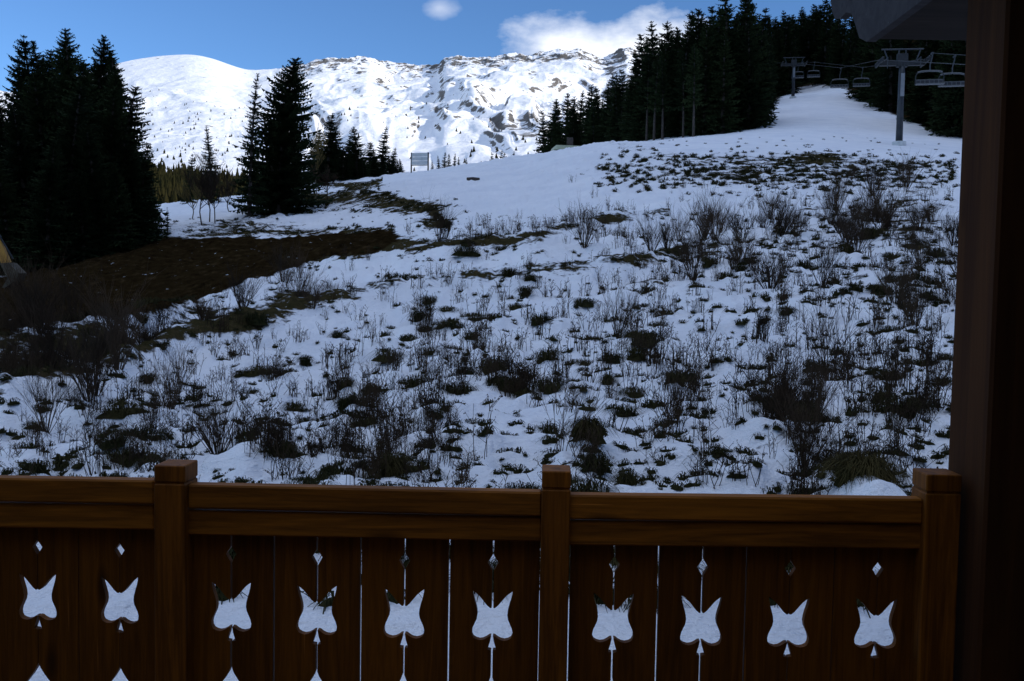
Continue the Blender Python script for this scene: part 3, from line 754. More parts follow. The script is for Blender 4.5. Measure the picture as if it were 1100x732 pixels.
for i in range(len(idx)):
    pr = 0
    if 110 < fp[i] < 300 and .22 < fs_[i] < .75: pr = 0.12 * (1 - fs_[i]) * (1 if fbm(fp[i] * .05, fs_[i] * 9, 2) > -.1 else .2)
    if 300 < fp[i] < 480 and .15 < fs_[i] < .5: pr = 0.05 if fbm(fp[i] * .06, fs_[i] * 11 + 4, 2) > .05 else .004
    if 480 < fp[i] < 640 and .05 < fs_[i] < .4: pr = 0.05 if fbm(fp[i] * .06, fs_[i] * 11, 2) > .05 else .004
    if RNG.random() < pr:
        h = RNG.uniform(2.5, 6.5); cone_tree(scrub, (fx[i], fy[i], fz[i] - .5), h, h * .36, RNG); ns_ += 1
o = wood_mb.build('far_forest', M['needles_far']); o['kind'] = 'stuff'; o['label'] = 'sunlit conifer wood on the far valley flank below the snowy dome'; o['category'] = 'forest'
o = scrub.build('mountain_scrub', M['needles_far']); o['kind'] = 'stuff'; o['label'] = 'scattered dark pines dotted over the sunny mountain snow'; o['category'] = 'trees'

# ------------------------------------------------------------------ bare trees, shrubs, weeds, tufts
def grow(mb, p, d, ln, rad, depth, rnd, spread=.6, kids=(3, 4), sides=4, bend=.18, up=.1, thin=.5):
    pts = [p]; dd = d.copy(); n = 3
    for i in range(n):
        dd = (dd + Vector((rnd.uniform(-bend, bend), rnd.uniform(-bend, bend), rnd.uniform(-bend, bend) * .5 + up))).normalized()
        pts.append(pts[-1] + dd * (ln / n))
    mb.tube(pts, [rad * (1 - .55 * i / n) for i in range(n + 1)], sides, cap=False)
    if depth <= 0: return
    for k in range(rnd.randint(*kids)):
        q = rnd.uniform(.35, 1.0); s_ = min(int(q * n), n - 1); f = q * n - s_
        b = pts[s_].lerp(pts[s_ + 1], f)
        nd_ = (dd + Vector((rnd.uniform(-1, 1), rnd.uniform(-1, 1), rnd.uniform(-.4, .7))) * spread).normalized()
        grow(mb, b, nd_, ln * rnd.uniform(.45, .75), rad * thin, depth - 1, rnd, spread, kids, 3, bend, up, thin)

def bare_tree(seed, h, rad, depth=4, spread=.75, kids=(4, 6), trunk_part=.4):
    rnd = random.Random(seed); t = MB(); b = MB()
    top = Vector((rnd.uniform(-.05, .05) * h, rnd.uniform(-.05, .05) * h, h * trunk_part))
    mid = top * .5 + Vector((rnd.uniform(-.03, .03) * h, 0, 0))
    t.tube([(0, 0, -.15), tuple(mid), tuple(top)], [rad, rad * .85, rad * .7], 6)
    for k in range(6):
        a = rnd.uniform(0, 6.28)
        st = mid.lerp(top, rnd.uniform(.1, 1.0))
        grow(b, st, Vector((math.cos(a) * .7, math.sin(a) * .7, rnd.uniform(.4, 1.2))).normalized(), h * rnd.uniform(.25, .42), rad * .55, depth - 1, rnd, spread, kids, thin=.62)
    grow(b, top, Vector((0, 0, 1)), h * .4, rad * .65, depth - 1, rnd, spread, kids, thin=.62)
    return t, b
for (px, py, top, sd_, depth, mt, lab, rad, tp) in (
        (217, 243, 178, 1, 4, 'twig', 'left one of three thin bare trees before the airy spruce', .06, .45), (225, 239, 172, 2, 4, 'twig', 'middle one of three thin bare trees before the airy spruce', .06, .45),
        (231, 242, 182, 3, 4, 'twig', 'right one of three thin bare trees before the airy spruce', .05, .45), (290, 229, 172, 4, 4, 'pale_twig', 'pale bare tree with forked trunk before the broad conifer', .16, .3),
        (341, 212, 140, 5, 3, 'gold_twig', 'slim tree with last yellowish twigs and pale trunk right of the broad conifer', .07, .5), (352, 215, 176, 6, 4, 'twig', 'low spreading bare tree beside the slim yellowish tree', .07, .35),
        (206, 236, 180, 8, 4, 'gold_twig', 'brownish bare tree at the right foot of the left stand', .06, .3), (246, 228, 185, 9, 4, 'twig', 'brown bushy bare tree at the left skirt of the broad conifer', .06, .25)):
    x, Y = hit(px, py); x, Y = float(x[0]), float(Y[0])
    if not np.isfinite(Y): x, Y = ground_at(px, 95).x, 95.0
    z = float(H(x, Y)); hgt = (py - top) * Y / F
    t_, b_ = bare_tree(sd_ + 70, hgt, rad, depth, trunk_part=tp)
    o = thing('bare_tree', lab, 'tree', (x, Y, z - .05))
    t_.build('trunk', M['pale_twig' if mt != 'twig' else 'twig'], o); b_.build('crown', M[mt], o)

def shrub_mesh(seed, h=1.8, stems=14, depth=2, width=.55, rad=.012):
    rnd = random.Random(seed); mb = MB()
    for k in range(stems):
        a = rnd.uniform(0, 6.28); sp = rnd.uniform(.1, width)
        grow(mb, Vector((math.cos(a) * .12 * sp, math.sin(a) * .12 * sp, -.08)), Vector((math.cos(a) * sp, math.sin(a) * sp, 1)).normalized(), h * rnd.uniform(.45, .75), rad, depth, rnd, .5, (3, 5), 3, .12, .04)
    return mb
def weed_mesh(seed, h=1.0, stems=9, width=.35, rad=.0055, heads=True, twigs=(3, 7)):
    rnd = random.Random(seed); mb = MB()
    for k in range(stems):
        a = rnd.uniform(0, 6.28); sp = rnd.uniform(.03, width); hh_ = h * rnd.uniform(.5, 1.05)
        bs = .07 + .14 * min(width, .45); p = Vector((rnd.gauss(0, bs), rnd.gauss(0, bs), -.08)); d = Vector((math.cos(a) * sp, math.sin(a) * sp, 1)).normalized()
        pts = [p]; 
        for i in range(4):
            d = (d + Vector((rnd.uniform(-.1, .1), rnd.uniform(-.1, .1), 0))).normalized(); pts.append(pts[-1] + d * hh_ / 4)
        mb.tube(pts, [rad, rad * .9, rad * .75, rad * .6, rad * .45], 3, cap=False)
        for j in range(rnd.randint(*twigs)):
            q = rnd.uniform(.4, 1.0); i = min(int(q * 4), 3); b = pts[i].lerp(pts[i + 1], q * 4 - i)
            a2 = rnd.uniform(0, 6.28); l2 = rnd.uniform(.08, .24) * h
            e = b + Vector((math.cos(a2) * l2 * .7, math.sin(a2) * l2 * .7, l2 * rnd.uniform(.4, 1.0)))
            mb.tube([b, e], [rad * .6, rad * .4], 3, cap=False)
            if heads:
                for _ in range(2):
                    s_ = rnd.uniform(.006, .014); c = e + Vector((rnd.uniform(-.02, .02), rnd.uniform(-.02, .02), rnd.uniform(-.03, .02)))
                    mb.face([tuple(c + Vector((s_, 0, -s_))), tuple(c + Vector((-s_, s_ * .4, -s_ * .3))), tuple(c + Vector((0, -s_ * .5, s_ * 1.4)))])
                    mb.face([tuple(c + Vector((0, s_, -s_))), tuple(c + Vector((s_ * .4, -s_, -s_ * .2))), tuple(c + Vector((0, 0, s_ * 1.3)))])
    return mb
def tuft_mesh(seed, n=90, ln=.34, spread=.2, wd=.009, flat=.7):
    rnd = random.Random(seed); mb = MB()
    hm = ln * .38; ph = [rnd.uniform(0, 6.28) for _ in range(3)]
    rings = []
    for q in range(4):
        f = q / 3.0; ring = []
        for j in range(11):
            a = 6.2832 * j / 11
            rr_ = spread * (1.12 - f ** 1.5 * .9) * (1 + .28 * math.sin(2 * a + ph[0]) + .16 * math.sin(5 * a + ph[1]) + rnd.uniform(-.12, .12))
            ring.append((rr_ * math.cos(a) * 1.3, rr_ * math.sin(a), -.07 + hm * (1 - (1 - f) ** 2) * 1.2 + rnd.uniform(-.1, .1) * hm))
        rings.append(ring)
    for q in range(3):
        for j in range(11): mb.face([rings[q][j], rings[q][(j + 1) % 11], rings[q + 1][(j + 1) % 11], rings[q + 1][j]])
    mb.face(rings[3])
    for k in range(n):
        a = rnd.uniform(0, 6.28); rr_ = spread * math.sqrt(rnd.random())
        p = Vector((rr_ * math.cos(a) * 1.3, rr_ * math.sin(a), -.05 + hm * .8 * (1 - (rr_ / spread) ** 2))); a2 = a + rnd.gauss(0, .9)
        o = Vector((math.cos(a2), math.sin(a2), 0)); sdv = Vector((-o.y, o.x, 0)) * wd; L = ln * rnd.uniform(.5, 1.15); fl = flat * rnd.uniform(.4, 1.5)
        m1 = p + o * L * .25 * fl + Vector((0, 0, L * .62)); m2 = p + o * L * .72 * fl + Vector((0, 0, L * (.85 - .45 * fl)))
        e = p + o * L * 1.05 * fl + Vector((0, 0, L * (.75 - .75 * fl)))
        mb.face([tuple(p - sdv), tuple(p + sdv), tuple(m1 + sdv), tuple(m1 - sdv)])
        mb.face([tuple(m1 - sdv), tuple(m1 + sdv), tuple(m2 + sdv * .6), tuple(m2 - sdv * .6)])
        mb.face([tuple(m2 - sdv * .6), tuple(m2 + sdv * .6), tuple(e)])
    # matted leaves at the foot
    for k in range(int(n * .2)):
        a = rnd.uniform(0, 6.28); rr_ = spread * 1.25 * math.sqrt(rnd.random()); z = rnd.uniform(.0, .10)
        p = Vector((rr_ * math.cos(a) * 1.4, rr_ * math.sin(a), z)); s_ = rnd.uniform(.025, .07)
        q = [Vector((rnd.uniform(-1, 1), rnd.uniform(-1, 1), rnd.uniform(-.5, .8))) * s_ for _ in range(4)]
        mb.face([tuple(p + q[0]), tuple(p + q[1]), tuple(p + q[2])]); mb.face([tuple(p + q[1]), tuple(p + q[3]), tuple(p + q[2])])
    return mb

SHRUB = [shrub_mesh(100 + i, h * .85, st + 4, 2, wd, .015).mesh('bare_shrub', M['twig']) for i, (h, st, wd) in enumerate(((1.9, 16, .5), (2.3, 18, .6), (1.5, 20, .7), (2.6, 14, .45)))]
WEEDS_MB = [weed_mesh(200 + i, h, st, wd, .0088) for i, (h, st, wd) in enumerate(((1.0, 9, .3), (.85, 14, .4), (1.15, 6, .25), (.7, 18, .5), (.95, 22, .35), (1.25, 4, .2), (.8, 10, .9), (1.0, 7, .7)))]
WEED = [m.mesh('dry_weed', M['stalk']) for m in WEEDS_MB]
TUFTS_MB = [tuft_mesh(300 + i, n, ln, sp, .007, fl) for i, (n, ln, sp, fl) in enumerate(((170, .36, .24, 1.0), (150, .3, .32, 1.2), (190, .44, .2, .9), (130, .26, .24, 1.2), (210, .4, .36, 1.15)))]
TUFT = [m.mesh('grass_tuft', M['tuft']) for m in TUFTS_MB]

# (cx, cy, rx, ry, shrubs, weeds, tufts, size)
ZONES = [(758, 240, 30, 32, 7, 14, 6, 1.0), (838, 238, 36, 22, 6, 12, 5, .95), (905, 235, 45, 30, 9, 16, 8, 1.0), (985, 235, 40, 45, 10, 16, 10, 1.1), (770, 280, 30, 15, 2, 10, 6, .9),
         (880, 290, 90, 25, 3, 18, 14, 1.0), (985, 310, 45, 40, 3, 12, 5, 1.0), (850, 385, 45, 60, 1, 13, 5, .95), (960, 400, 70, 55, 2, 20, 7, .95), (915, 480, 55, 45, 1, 18, 5, .85), (835, 450, 28, 22, 1, 9, 5, .9),
         (700, 310, 45, 22, 1, 12, 6, 1.0), (690, 380, 50, 25, 0, 8, 6, 1.0), (740, 440, 35, 40, 0, 8, 6, .9), (575, 415, 25, 16, 0, 8, 4, .9), (490, 395, 32, 24, 0, 9, 6, 1.0), (400, 435, 75, 50, 0, 40, 13, .8),
         (360, 475, 55, 40, 0, 16, 5, .75), (440, 490, 40, 28, 0, 10, 4, .7), (480, 355, 60, 16, 0, 10, 5, .9), (310, 315, 22, 22, 5, 8, 5, .9), (255, 350, 26, 18, 4, 8, 4, .85), (110, 365, 60, 30, 12, 12, 6, 1.1), (20, 375, 50, 28, 7, 10, 6, 1.0),
         (190, 430, 75, 24, 2, 24, 8, .8), (120, 480, 75, 26, 2, 18, 9, .75), (285, 485, 18, 18, 0, 5, 4, .9), (330, 400, 90, 30, 0, 22, 10, .8), (500, 265, 45, 14, 2, 20, 8, 1.0), (570, 255, 60, 14, 1, 22, 8, 1.0),
         (640, 240, 40, 18, 1, 8, 4, 1.0), (540, 315, 90, 18, 0, 22, 10, .9), (430, 325, 80, 18, 1, 22, 8, .9), (640, 340, 90, 30, 0, 12, 8, .9), (950, 205, 80, 14, 2, 10, 8, .9), (800, 200, 120, 12, 0, 8, 10, .9)]
spots = {'shrub': [], 'weed': [], 'tuft': []}
for (cx, cy, rx, ry, a, b, c, sz) in ZONES:
    for kind, n in (('shrub', a), ('weed', b), ('tuft', c)):
        for _ in range(n):
            spots[kind].append((RNG.gauss(cx, rx * .75), min(RNG.gauss(cy + ry * (.55 if kind == 'shrub' else .35), ry * .65), 600), sz * RNG.uniform(.65, 1.25)))
for L in LEDGES:
    lx, ly = zip(*L)
    for _ in range(26):
        px = RNG.uniform(lx[0], lx[-1]); py_ = float(np.interp(px, lx, ly))
        spots['tuft'].append((px, py_ - RNG.uniform(-1, 7), RNG.uniform(.6, 1.3))); spots['weed'].append((px + RNG.uniform(-8, 8), py_ - RNG.uniform(-1, 8), RNG.uniform(.6, 1.2)))
for _ in range(60): spots['tuft'].append((RNG.uniform(170, 960), RNG.uniform(530, 700), RNG.uniform(.5, 1.3)))
for _ in range(160): spots['weed'].append((RNG.uniform(-40, 1050), 250 + 330 * RNG.random() ** 1.2, RNG.uniform(.5, 1.0)))
for _ in range(130): spots['tuft'].append((RNG.uniform(-40, 1050), 245 + 330 * RNG.random() ** 1.1, RNG.uniform(.35, .95)))
def resolve(lst):
    a = np.array(lst); x, Y = hit(a[:, 0], a[:, 1], 5.0, 110.0)
    px = a[:, 0]
    ok = np.isfinite(Y) & (Y > 5.2)
    # keep plants off the dug earth and inside the snow slope
    ok &= ~(in_poly(px, a[:, 1], DIRT) & (Y > 24))
    x, Y, sz = x[ok], Y[ok], a[ok, 2]
    z = H(x, Y)
    sz = sz * np.interp(Y, [7, 12, 22, 40, 70], [.50, .58, .68, .78, .9])
    order = np.argsort(Y / sz)
    return [(float(x[i]), float(Y[i]), float(z[i]), float(sz[i])) for i in order]
SH, WE, TU = resolve(spots['shrub']), resolve(spots['weed']), resolve(spots['tuft'])
def scatter(name, meshes, pts, limit, labels, cat, group):
    first = {}
    for i, (x, y, z, sz) in enumerate(pts[:limit]):
        k = RNG.randrange(len(meshes))
        if k not in first:
            o = link(name, meshes[k]); first[k] = o
        else:
            o = first[k].copy(); COL.objects.link(o)
        o.location = (x, y, z - .02); o.rotation_euler = (RNG.uniform(-.08, .08), RNG.uniform(-.08, .08), RNG.uniform(0, 6.28)); o.scale = (sz, sz, sz * RNG.uniform(.85, 1.15))
        tag(o, labels(x, y), cat, group)
def where(x, y, a, b, c, d):
    u = x / y
    return (a if u < -.22 else b if u < .12 else c) if y < 40 else d
scatter('bare_shrub', SHRUB, SH, 120, lambda x, y: where(x, y, 'dark bare twiggy shrub on the left part of the snowy slope', 'low bare shrub in the middle of the snowy slope', 'dark bare twiggy shrub on the right part of the snowy slope', 'bare brown shrub higher up the snowy slope'), 'shrub', 'bare shrubs on the snowy slope')
scatter('dry_weed', WEED, WE, 300, lambda x, y: where(x, y, 'thin dry weed stalks standing in snow on the left', 'thin dry weed stalks standing in snow in the middle', 'thin dry weed stalks standing in snow on the right', 'small dry weed stalks higher up the snowy slope'), 'weed', 'dry weeds poking out of the snow')
scatter('grass_tuft', TUFT, TU, 300, lambda x, y: where(x, y, 'dark flattened grass tuft poking out of snow on the left', 'dark flattened grass tuft poking out of snow in the middle', 'dark flattened grass tuft poking out of snow on the right', 'small dark grass tuft higher up the snowy slope'), 'grass tuft', 'grass tufts poking out of the snow')

# everything smaller: uncounted dry grass and stalks as one ground cover
def merge_scatter(name, mbs, pts, mat_, label):
    V, Fc, base = [], [], 0
    arrs = [(np.array([tuple(v) for v in m.v]), m.f) for m in mbs]
    for (x, y, z, sz) in pts:
        v, f = arrs[RNG.randrange(len(arrs))]
        a = RNG.uniform(0, 6.28); ca, sa = math.cos(a), math.sin(a)
        q = np.stack([v[:, 0] * ca - v[:, 1] * sa, v[:, 0] * sa + v[:, 1] * ca, v[:, 2]], -1) * sz + np.array([x, y, z])
        V.append(q); Fc.extend(tuple(base + i for i in g) for g in f); base += len(v)
    me = bpy.data.meshes.new(name); me.from_pydata(np.concatenate(V).tolist(), [], Fc); me.materials.append(mat_)
    o = bpy.data.objects.new(name, me); COL.objects.link(o); o['kind'] = 'stuff'; o['label'] = label; o['category'] = 'ground cover'
    return o
small = []
for _ in range(2300): small.append((RNG.uniform(-40, 1050), 232 + 300 * RNG.random() ** 1.15, RNG.uniform(.22, .75)))
for _ in range(110): small.append((RNG.uniform(700, 1010), RNG.uniform(112, 166), RNG.uniform(.4, 1.1)))
for _ in range(700): small.append((RNG.uniform(640, 1030), RNG.gauss(187, 10), RNG.uniform(.7, 1.5)))
for _ in range(350): small.append((RNG.gauss(900, 80), RNG.gauss(260, 45), RNG.uniform(.5, 1.1)))
for _ in range(90): small.append((RNG.uniform(170, 960), RNG.uniform(530, 700), RNG.uniform(.5, 1.2)))
for (cx, cy, rx, ry, wt) in BARE:
    for _ in range(int(26 * wt * max(1, rx / 40))): small.append((RNG.gauss(cx, rx * .55), RNG.gauss(cy, ry * .55), RNG.uniform(.5, 1.1)))
for (S_, wpx, wt) in STRIPS:
    lx, ly = zip(*S_)
    for _ in range(70):
        px = RNG.uniform(lx[0], lx[-1]); small.append((px, float(np.interp(px, lx, ly)) + RNG.gauss(0, wpx * .6), RNG.uniform(.7, 1.5)))
for L in LEDGES:
    lx, ly = zip(*L)
    for _ in range(70):
        px = RNG.uniform(lx[0], lx[-1]); small.append((px, float(np.interp(px, lx, ly)) - RNG.uniform(0, 6), RNG.uniform(.4, .9)))
LOWT = [tuft_mesh(400 + i, 22, .26, .16, .012, 1.1) for i in range(4)]
LOWW = [weed_mesh(420 + i, .8, 9, .35, .0105, True, (2, 4)) for i in range(4)]
merge_scatter('dry_grass', LOWT, resolve(small), M['tuft'], 'low matted grass showing through thin snow all over the slope')
small2 = [(RNG.gauss(cx, rx * .7), RNG.gauss(cy + ry * .3, ry * .7), RNG.uniform(.5, 1.2) * sz) for (cx, cy, rx, ry, a, b, c, sz) in ZONES for _ in range(24 if cx > 730 and cy < 420 else 18)]
small2 += [(RNG.uniform(470, 700), RNG.gauss(255, 8), RNG.uniform(.6, 1.2)) for _ in range(70)] + [(RNG.uniform(-40, 1040), 235 + 200 * RNG.random(), RNG.uniform(.4, 1.0)) for _ in range(260)]
merge_scatter('dry_stalks', LOWW, resolve(small2), M['stalk'], 'thin dry stalks scattered over the snowy slope')

# particular plants in the foreground
def one(name, mb, mat_, px, py, label, cat, k=1.0):
    x, Y = hit(px, py); x, Y = float(x[0]), float(Y[0])
    o = mb.build(name, mat_); o.location = (x, Y, float(H(x, Y)) - .02); o.scale = (k, k, k); o.rotation_euler[2] = RNG.uniform(0, 6)
    return tag(o, label, cat)
one('bare_sapling', shrub_mesh(501, 1.15, 6, 2, .75, .006), M['twig'], 602, 500, 'thin bare sapling right behind the middle railing post', 'sapling', .95)
one('grass_tuft', tuft_mesh(502, 420, .32, .13, .0045, .75), M['straw'], 632, 494, 'rounded olive grass tuft beside the sapling behind the middle post', 'grass tuft', .8)
one('grass_tuft', tuft_mesh(503, 520, .42, .18, .0045, .8), M['straw'], 424, 516, 'large yellow green grass tuft just above the rail, left of centre', 'grass tuft', .6)
one('grass_tuft', tuft_mesh(504, 900, .5, .26, .0045, .9), M['straw'], 926, 533, 'largest yellowish grass clump behind the rail by the right post', 'grass tuft', .62)
one('grass_tuft', tuft_mesh(505, 120, .4, .12, .007, .6), M['straw'], 590, 468, 'brown bent grass wisp left of the sapling', 'grass tuft', .6)
one('dry_weed', weed_mesh(506, 1.1, 3, .2, .006, True, (4, 8)), M['stalk'], 516, 503, 'tall single weed with seed heads above the rail centre', 'weed', .8)

# log and stones on the snow
lg = MB(); lg.tube([(-.55, 0, .12), (0, .02, .16), (.6, 0, .14)], [.14, .16, .13], 8)
x, Y = hit(508, 195); o = lg.build('log', M['bark']); o.location = (float(x[0]), float(Y[0]), float(H(x, Y)[0])); o.rotation_euler[2] = .15
tag(o, 'short dark log lying on the snow right of the sign board', 'log')

# ------------------------------------------------------------------ sign board on the crest
sp = ground_at(450, 112); sp.z += .1; 
sg = thing('sign_board', 'pale board of three panels on two posts at the snow crest', 'sign', sp, R(-14))
sg.scale = (1, 1, .84)
for xx in (-1.06, 1.06):
    m = MB(); m.box((xx - .07, -.07, -.3), (xx + .07, .07, 2.62), bev=.01); m.build('post', M['bark'], sg)
for k in range(3):
    m = MB(); m.box((-1.0, -.11, .88 + k * .57), (1.0, -.074, .88 + k * .57 + .53), bev=.008); m.build('panel', M['panel'], sg)
m = MB(); m.box((-.99, -.045, .78), (.99, .045, .86)); m.build('crossbar', M['bark'], sg)

# low hut behind the crest
hp = ground_at(608, 118)
roof_z = at(608, 158.5, 118).z - hp.z
hut = thing('hut', 'low hut with pale greenish roof half hidden behind the crest', 'hut', hp, R(8))
m = MB(); m.box((-1.7, -1.3, -.4), (1.7, 1.3, roof_z - .5)); m.build('wall', M['hut_wall'], hut)
m = MB(); I4 = Matrix.Identity(4)
m.prism([(-2.0, roof_z - .55), (2.0, roof_z - .55), (1.75, roof_z), (-1.75, roof_z)], -1.6, 1.6, I4); m.build('roof', M['hut_roof'], hut)
m = MB(); m.box((-.4, -1.36, -.2), (.4, -1.304, 1.3)); m.build('door', M['bark'], hut)

# ------------------------------------------------------------------ chair lift
def pylon(px, base_py, top_py, Y, label, armw):
    g = ground_at(px, Y)
    Hh = at(px, top_py, Y).z - g.z
    o = thing('lift_pylon', label, 'lift pylon', (g.x, g.y, g.z), R(-8))
    m = MB(); m.tube([(0, 0, -.5), (0, 0, Hh * .5), (0, 0, Hh - .6)], [.37, .33, .29], 14); m.build('mast', M['steel'], o, True)
    m = MB(); m.tube([(0, 0, -.3), (0, 0, .35)], [.75, .72], 12); m.build('foundation', M['panel'], o)
    m = MB(); m.box((-armw * .5, -.25, Hh - 1.75), (armw * .5, .25, Hh - 1.3), bev=.03)
    m.box((-.55, -.3, Hh - 1.9), (.55, .3, Hh - .5), bev=.03); m.build('crossarm', M['steel_dark'], o)
    m = MB(); m.tube([(-armw * .46, 0, Hh), (armw * .46, 0, Hh)], .09, 8)
    for sx in (-1, 1):
        m.tube([(sx * armw * .40, 0, Hh), (sx * armw * .30, 0, Hh - 1.35)], .07, 6)
        m.tube([(sx * .35, 0, Hh), (sx * .35, 0, Hh - .6)], .07, 6)
    m.build('service_frame', M['steel'], o)
    for sx in (-1, 1):
        m = MB()
        m.box((sx * armw * .5 - .08, -1.6, Hh - 1.6), (sx * armw * .5 + .08, 1.6, Hh - 1.42), bev=.02)
        for k in range(6):
            yy_ = -1.5 + k * .6
            m.tube([(sx * armw * .5 - .1, yy_, Hh - 1.30), (sx * armw * .5 + .1, yy_, Hh - 1.30)], .2, 10)
        m.build('sheave_train', M['steel_dark'], o)
        m = MB(); m.box((sx * armw * .36 - .05, -.9, Hh - 1.1), (sx * armw * .36 + .05, .9, Hh - 1.02)); m.box((sx * armw * .36 - .04, -.85, Hh - 2.2), (sx * armw * .36 + .04, -.78, Hh - 1.0)); m.build('catwalk', M['steel'], o)
    m = MB()
    for sx in (-.16, .16): m.tube([(sx, -.52, .8), (sx, -.46, Hh - 1.6)], .022, 5)
    z = 1.0
    while z < Hh - 1.8:
        m.tube([(-.16, -.51, z), (.16, -.51, z)], .016, 4); z += .32
    m.build('ladder', M['steel'], o)
    m = MB(); m.box((-.2, -.56, Hh * .50), (.2, -.54, Hh * .74), bev=.004); m.build('number_plate', M['plate'], o)
    return g, Hh
g1, H1 = pylon(962, 160, 53, 102, 'nearer grey lift pylon with wide crossarm on the piste', 4.7)
g2, H2 = pylon(847, 105, 62, 205, 'farther lift pylon at the top of the snow lane', 5.0)
rot8 = R(-8)
def arm_end(g, Hh, sx, w_):
    return Vector((g.x + sx * w_ * .5 * math.cos(rot8), g.y + sx * w_ * .5 * math.sin(rot8), g.z + Hh - 1.08))
def chair(px, py, Y, label, k=1.0):
    """six-seat chair; py = row of the seat front"""
    p = at(px, py, Y)
    o = thing('lift_chair', label, 'lift chair', p, R(-12), 'chairs hanging on the ski lift')
    wd = 1.35 * k
    m = MB()
    m.box((-wd, -.28, 0), (wd, .28, .10), bev=.04); m.build('seat', M['seat_pale'], o)
    m = MB()
    m.box((-wd, .24, .10), (wd, .30, .20), bev=.02); m.box((-wd, .24, .50), (wd, .30, .58), bev=.02)
    for j in range(7):
        xx = -wd + .05 + j * (2 * wd - .1) / 6; m.box((xx - .05, .245, .19), (xx + .05, .295, .51))
    m.build('backrest', M['seat_pale'], o)
    m = MB()
    for j in range(6):
        xx = -wd + .05 + (j + .5) * (2 * wd - .1) / 6; m.box((xx - .16, .23, .22), (xx + .16, .238, .49))
    m.build('seat_pad', M['seat_dark'], o)
    m = MB()
    pts = [(-wd, .25, .05), (-wd * .98, .25, .9), (-wd * .86, .25, 1.28), (-wd * .6, .25, 1.38), (0, .25, 1.42), (wd * .6, .25, 1.38), (wd * .86, .25, 1.28), (wd * .98, .25, .9), (wd, .25, .05)]
    m.tube(pts, .055, 6); m.build('frame', M['steel_dark'], o)
    m = MB(); m.tube(pts[2:7], .10, 6); m.build('canopy_bar', M['seat_pale'], o)
    m = MB(); m.tube([(0, .25, 1.4), (0, .32, 2.0), (.12, .1, 2.7), (.12, 0, 3.1)], .07, 6); m.box((-.02, -.25, 3.02), (.22, .25, 3.16), bev=.02); m.build('hanger', M['steel'], o)
    return Vector((p.x + .12, p.y, p.z + 3.12))
c1 = chair(999, 91, 95, 'nearest lift chair, just right of the pylon')
c2 = chair(1023, 93, 99, 'lift chair cut off by the timber post on the right')
c3 = chair(902, 94.5, 150, 'left one of two distant lift chairs above the lane')
c4 = chair(925.5, 93, 158, 'right one of two distant lift chairs above the lane')
c5 = chair(874, 83, 200, 'dim lift chair near the farther pylon, right one', .95)
c6 = chair(857, 84, 206, 'dim lift chair touching the farther pylon', .95)
cb = MB()
L1, R1 = arm_end(g1, H1, -1, 4.7), arm_end(g1, H1, 1, 4.7); L2, R2 = arm_end(g2, H2, -1, 5.0), arm_end(g2, H2, 1, 5.0)
up = (L2 - L1) * .5
cb.tube([R1 - (R2 - R1) * .6, c2, c1, R1], .03, 5) if False else None
cabR = MB(); cabR.tube([R1 - (R2 - R1) * .55 + Vector((0, 0, -1)), c1, R1, c4, c5, R2, R2 + up], .028, 5)
tag(cabR.build('haul_cable', M['steel_dark']), 'right haul cable of the ski lift', 'cable')
cabL = MB(); cabL.tube([L1 - (L2 - L1) * .55 + Vector((0, 0, -1)), L1, c3, c6, L2, L2 + up], .028, 5)
tag(cabL.build('haul_cable', M['steel_dark']), 'left haul cable of the ski lift', 'cable')

# ------------------------------------------------------------------ excavator at the left edge
ex0 = at(17, 317, 41)
gx_, gz_ = ex0.x, float(H(ex0.x, 41))
ex = thing('excavator', 'yellow orange digger arm with grey bucket resting on the dug earth', 'excavator', (gx_ - 5.4 * .82, 41.2, gz_))
ex.scale = (.82, .82, .82)
bz = max(ex0.z - gz_, -0.1)
for sy in (-1.0, 1.0):
    m = MB()
    pr = [(-1.6, .1), (1.6, .1), (1.95, .35), (1.95, .6), (1.6, .85), (-1.6, .85), (-1.95, .6), (-1.95, .35)]
    m.prism(pr, sy - .25, sy + .25, I4); m.build('track', M['rubber'], ex)
m = MB(); m.box((-1.5, -1.2, .95), (1.3, 1.2, 1.9), bev=.12); m.box((-1.7, -1.15, 1.0), (-1.2, 1.15, 2.2), bev=.1); m.build('body', M['yellow'], ex)
cabm = MB(); cabm.box((-.2, .25, 1.9), (1.25, 1.2, 3.0), bev=.1); cb_o = cabm.build('cab', M['yellow'], ex)
m = MB(); m.box((-.05, .235, 2.15), (1.1, .247, 2.85)); m.box((1.252, .35, 2.1), (1.262, 1.1, 2.85)); m.build('window', M['dark_glass'], cb_o)
m = MB(); m.prism([(1.0, 1.6), (2.4, 3.6), (4.0, 3.45), (4.05, 3.1), (2.6, 3.1), (1.35, 1.3)], -.35, -.05, I4); m.build('boom', M['yellow'], ex)
m = MB(); m.prism([(3.75, 3.75), (4.15, 3.55), (5.1, 1.35), (4.95, .95), (4.7, 1.2), (3.8, 3.1)], -.33, -.07, I4); m.build('stick', M['yellow'], ex)
m = MB(); m.tube([(3.9, -.2, 3.85), (4.6, -.2, 2.6)], .07, 8); m.tube([(4.6, -.2, 2.6), (5.25, -.2, 1.5)], .045, 8); m.build('hydraulic_ram', M['steel_dark'], ex)
m = MB(); m.prism([(4.75, 1.25), (5.2, 1.3), (5.75, .75), (5.6, .35), (5.1, .0), (4.85, -.05), (5.15, .45)], -.6, .25, I4); m.build('bucket', M['bucket'], ex)

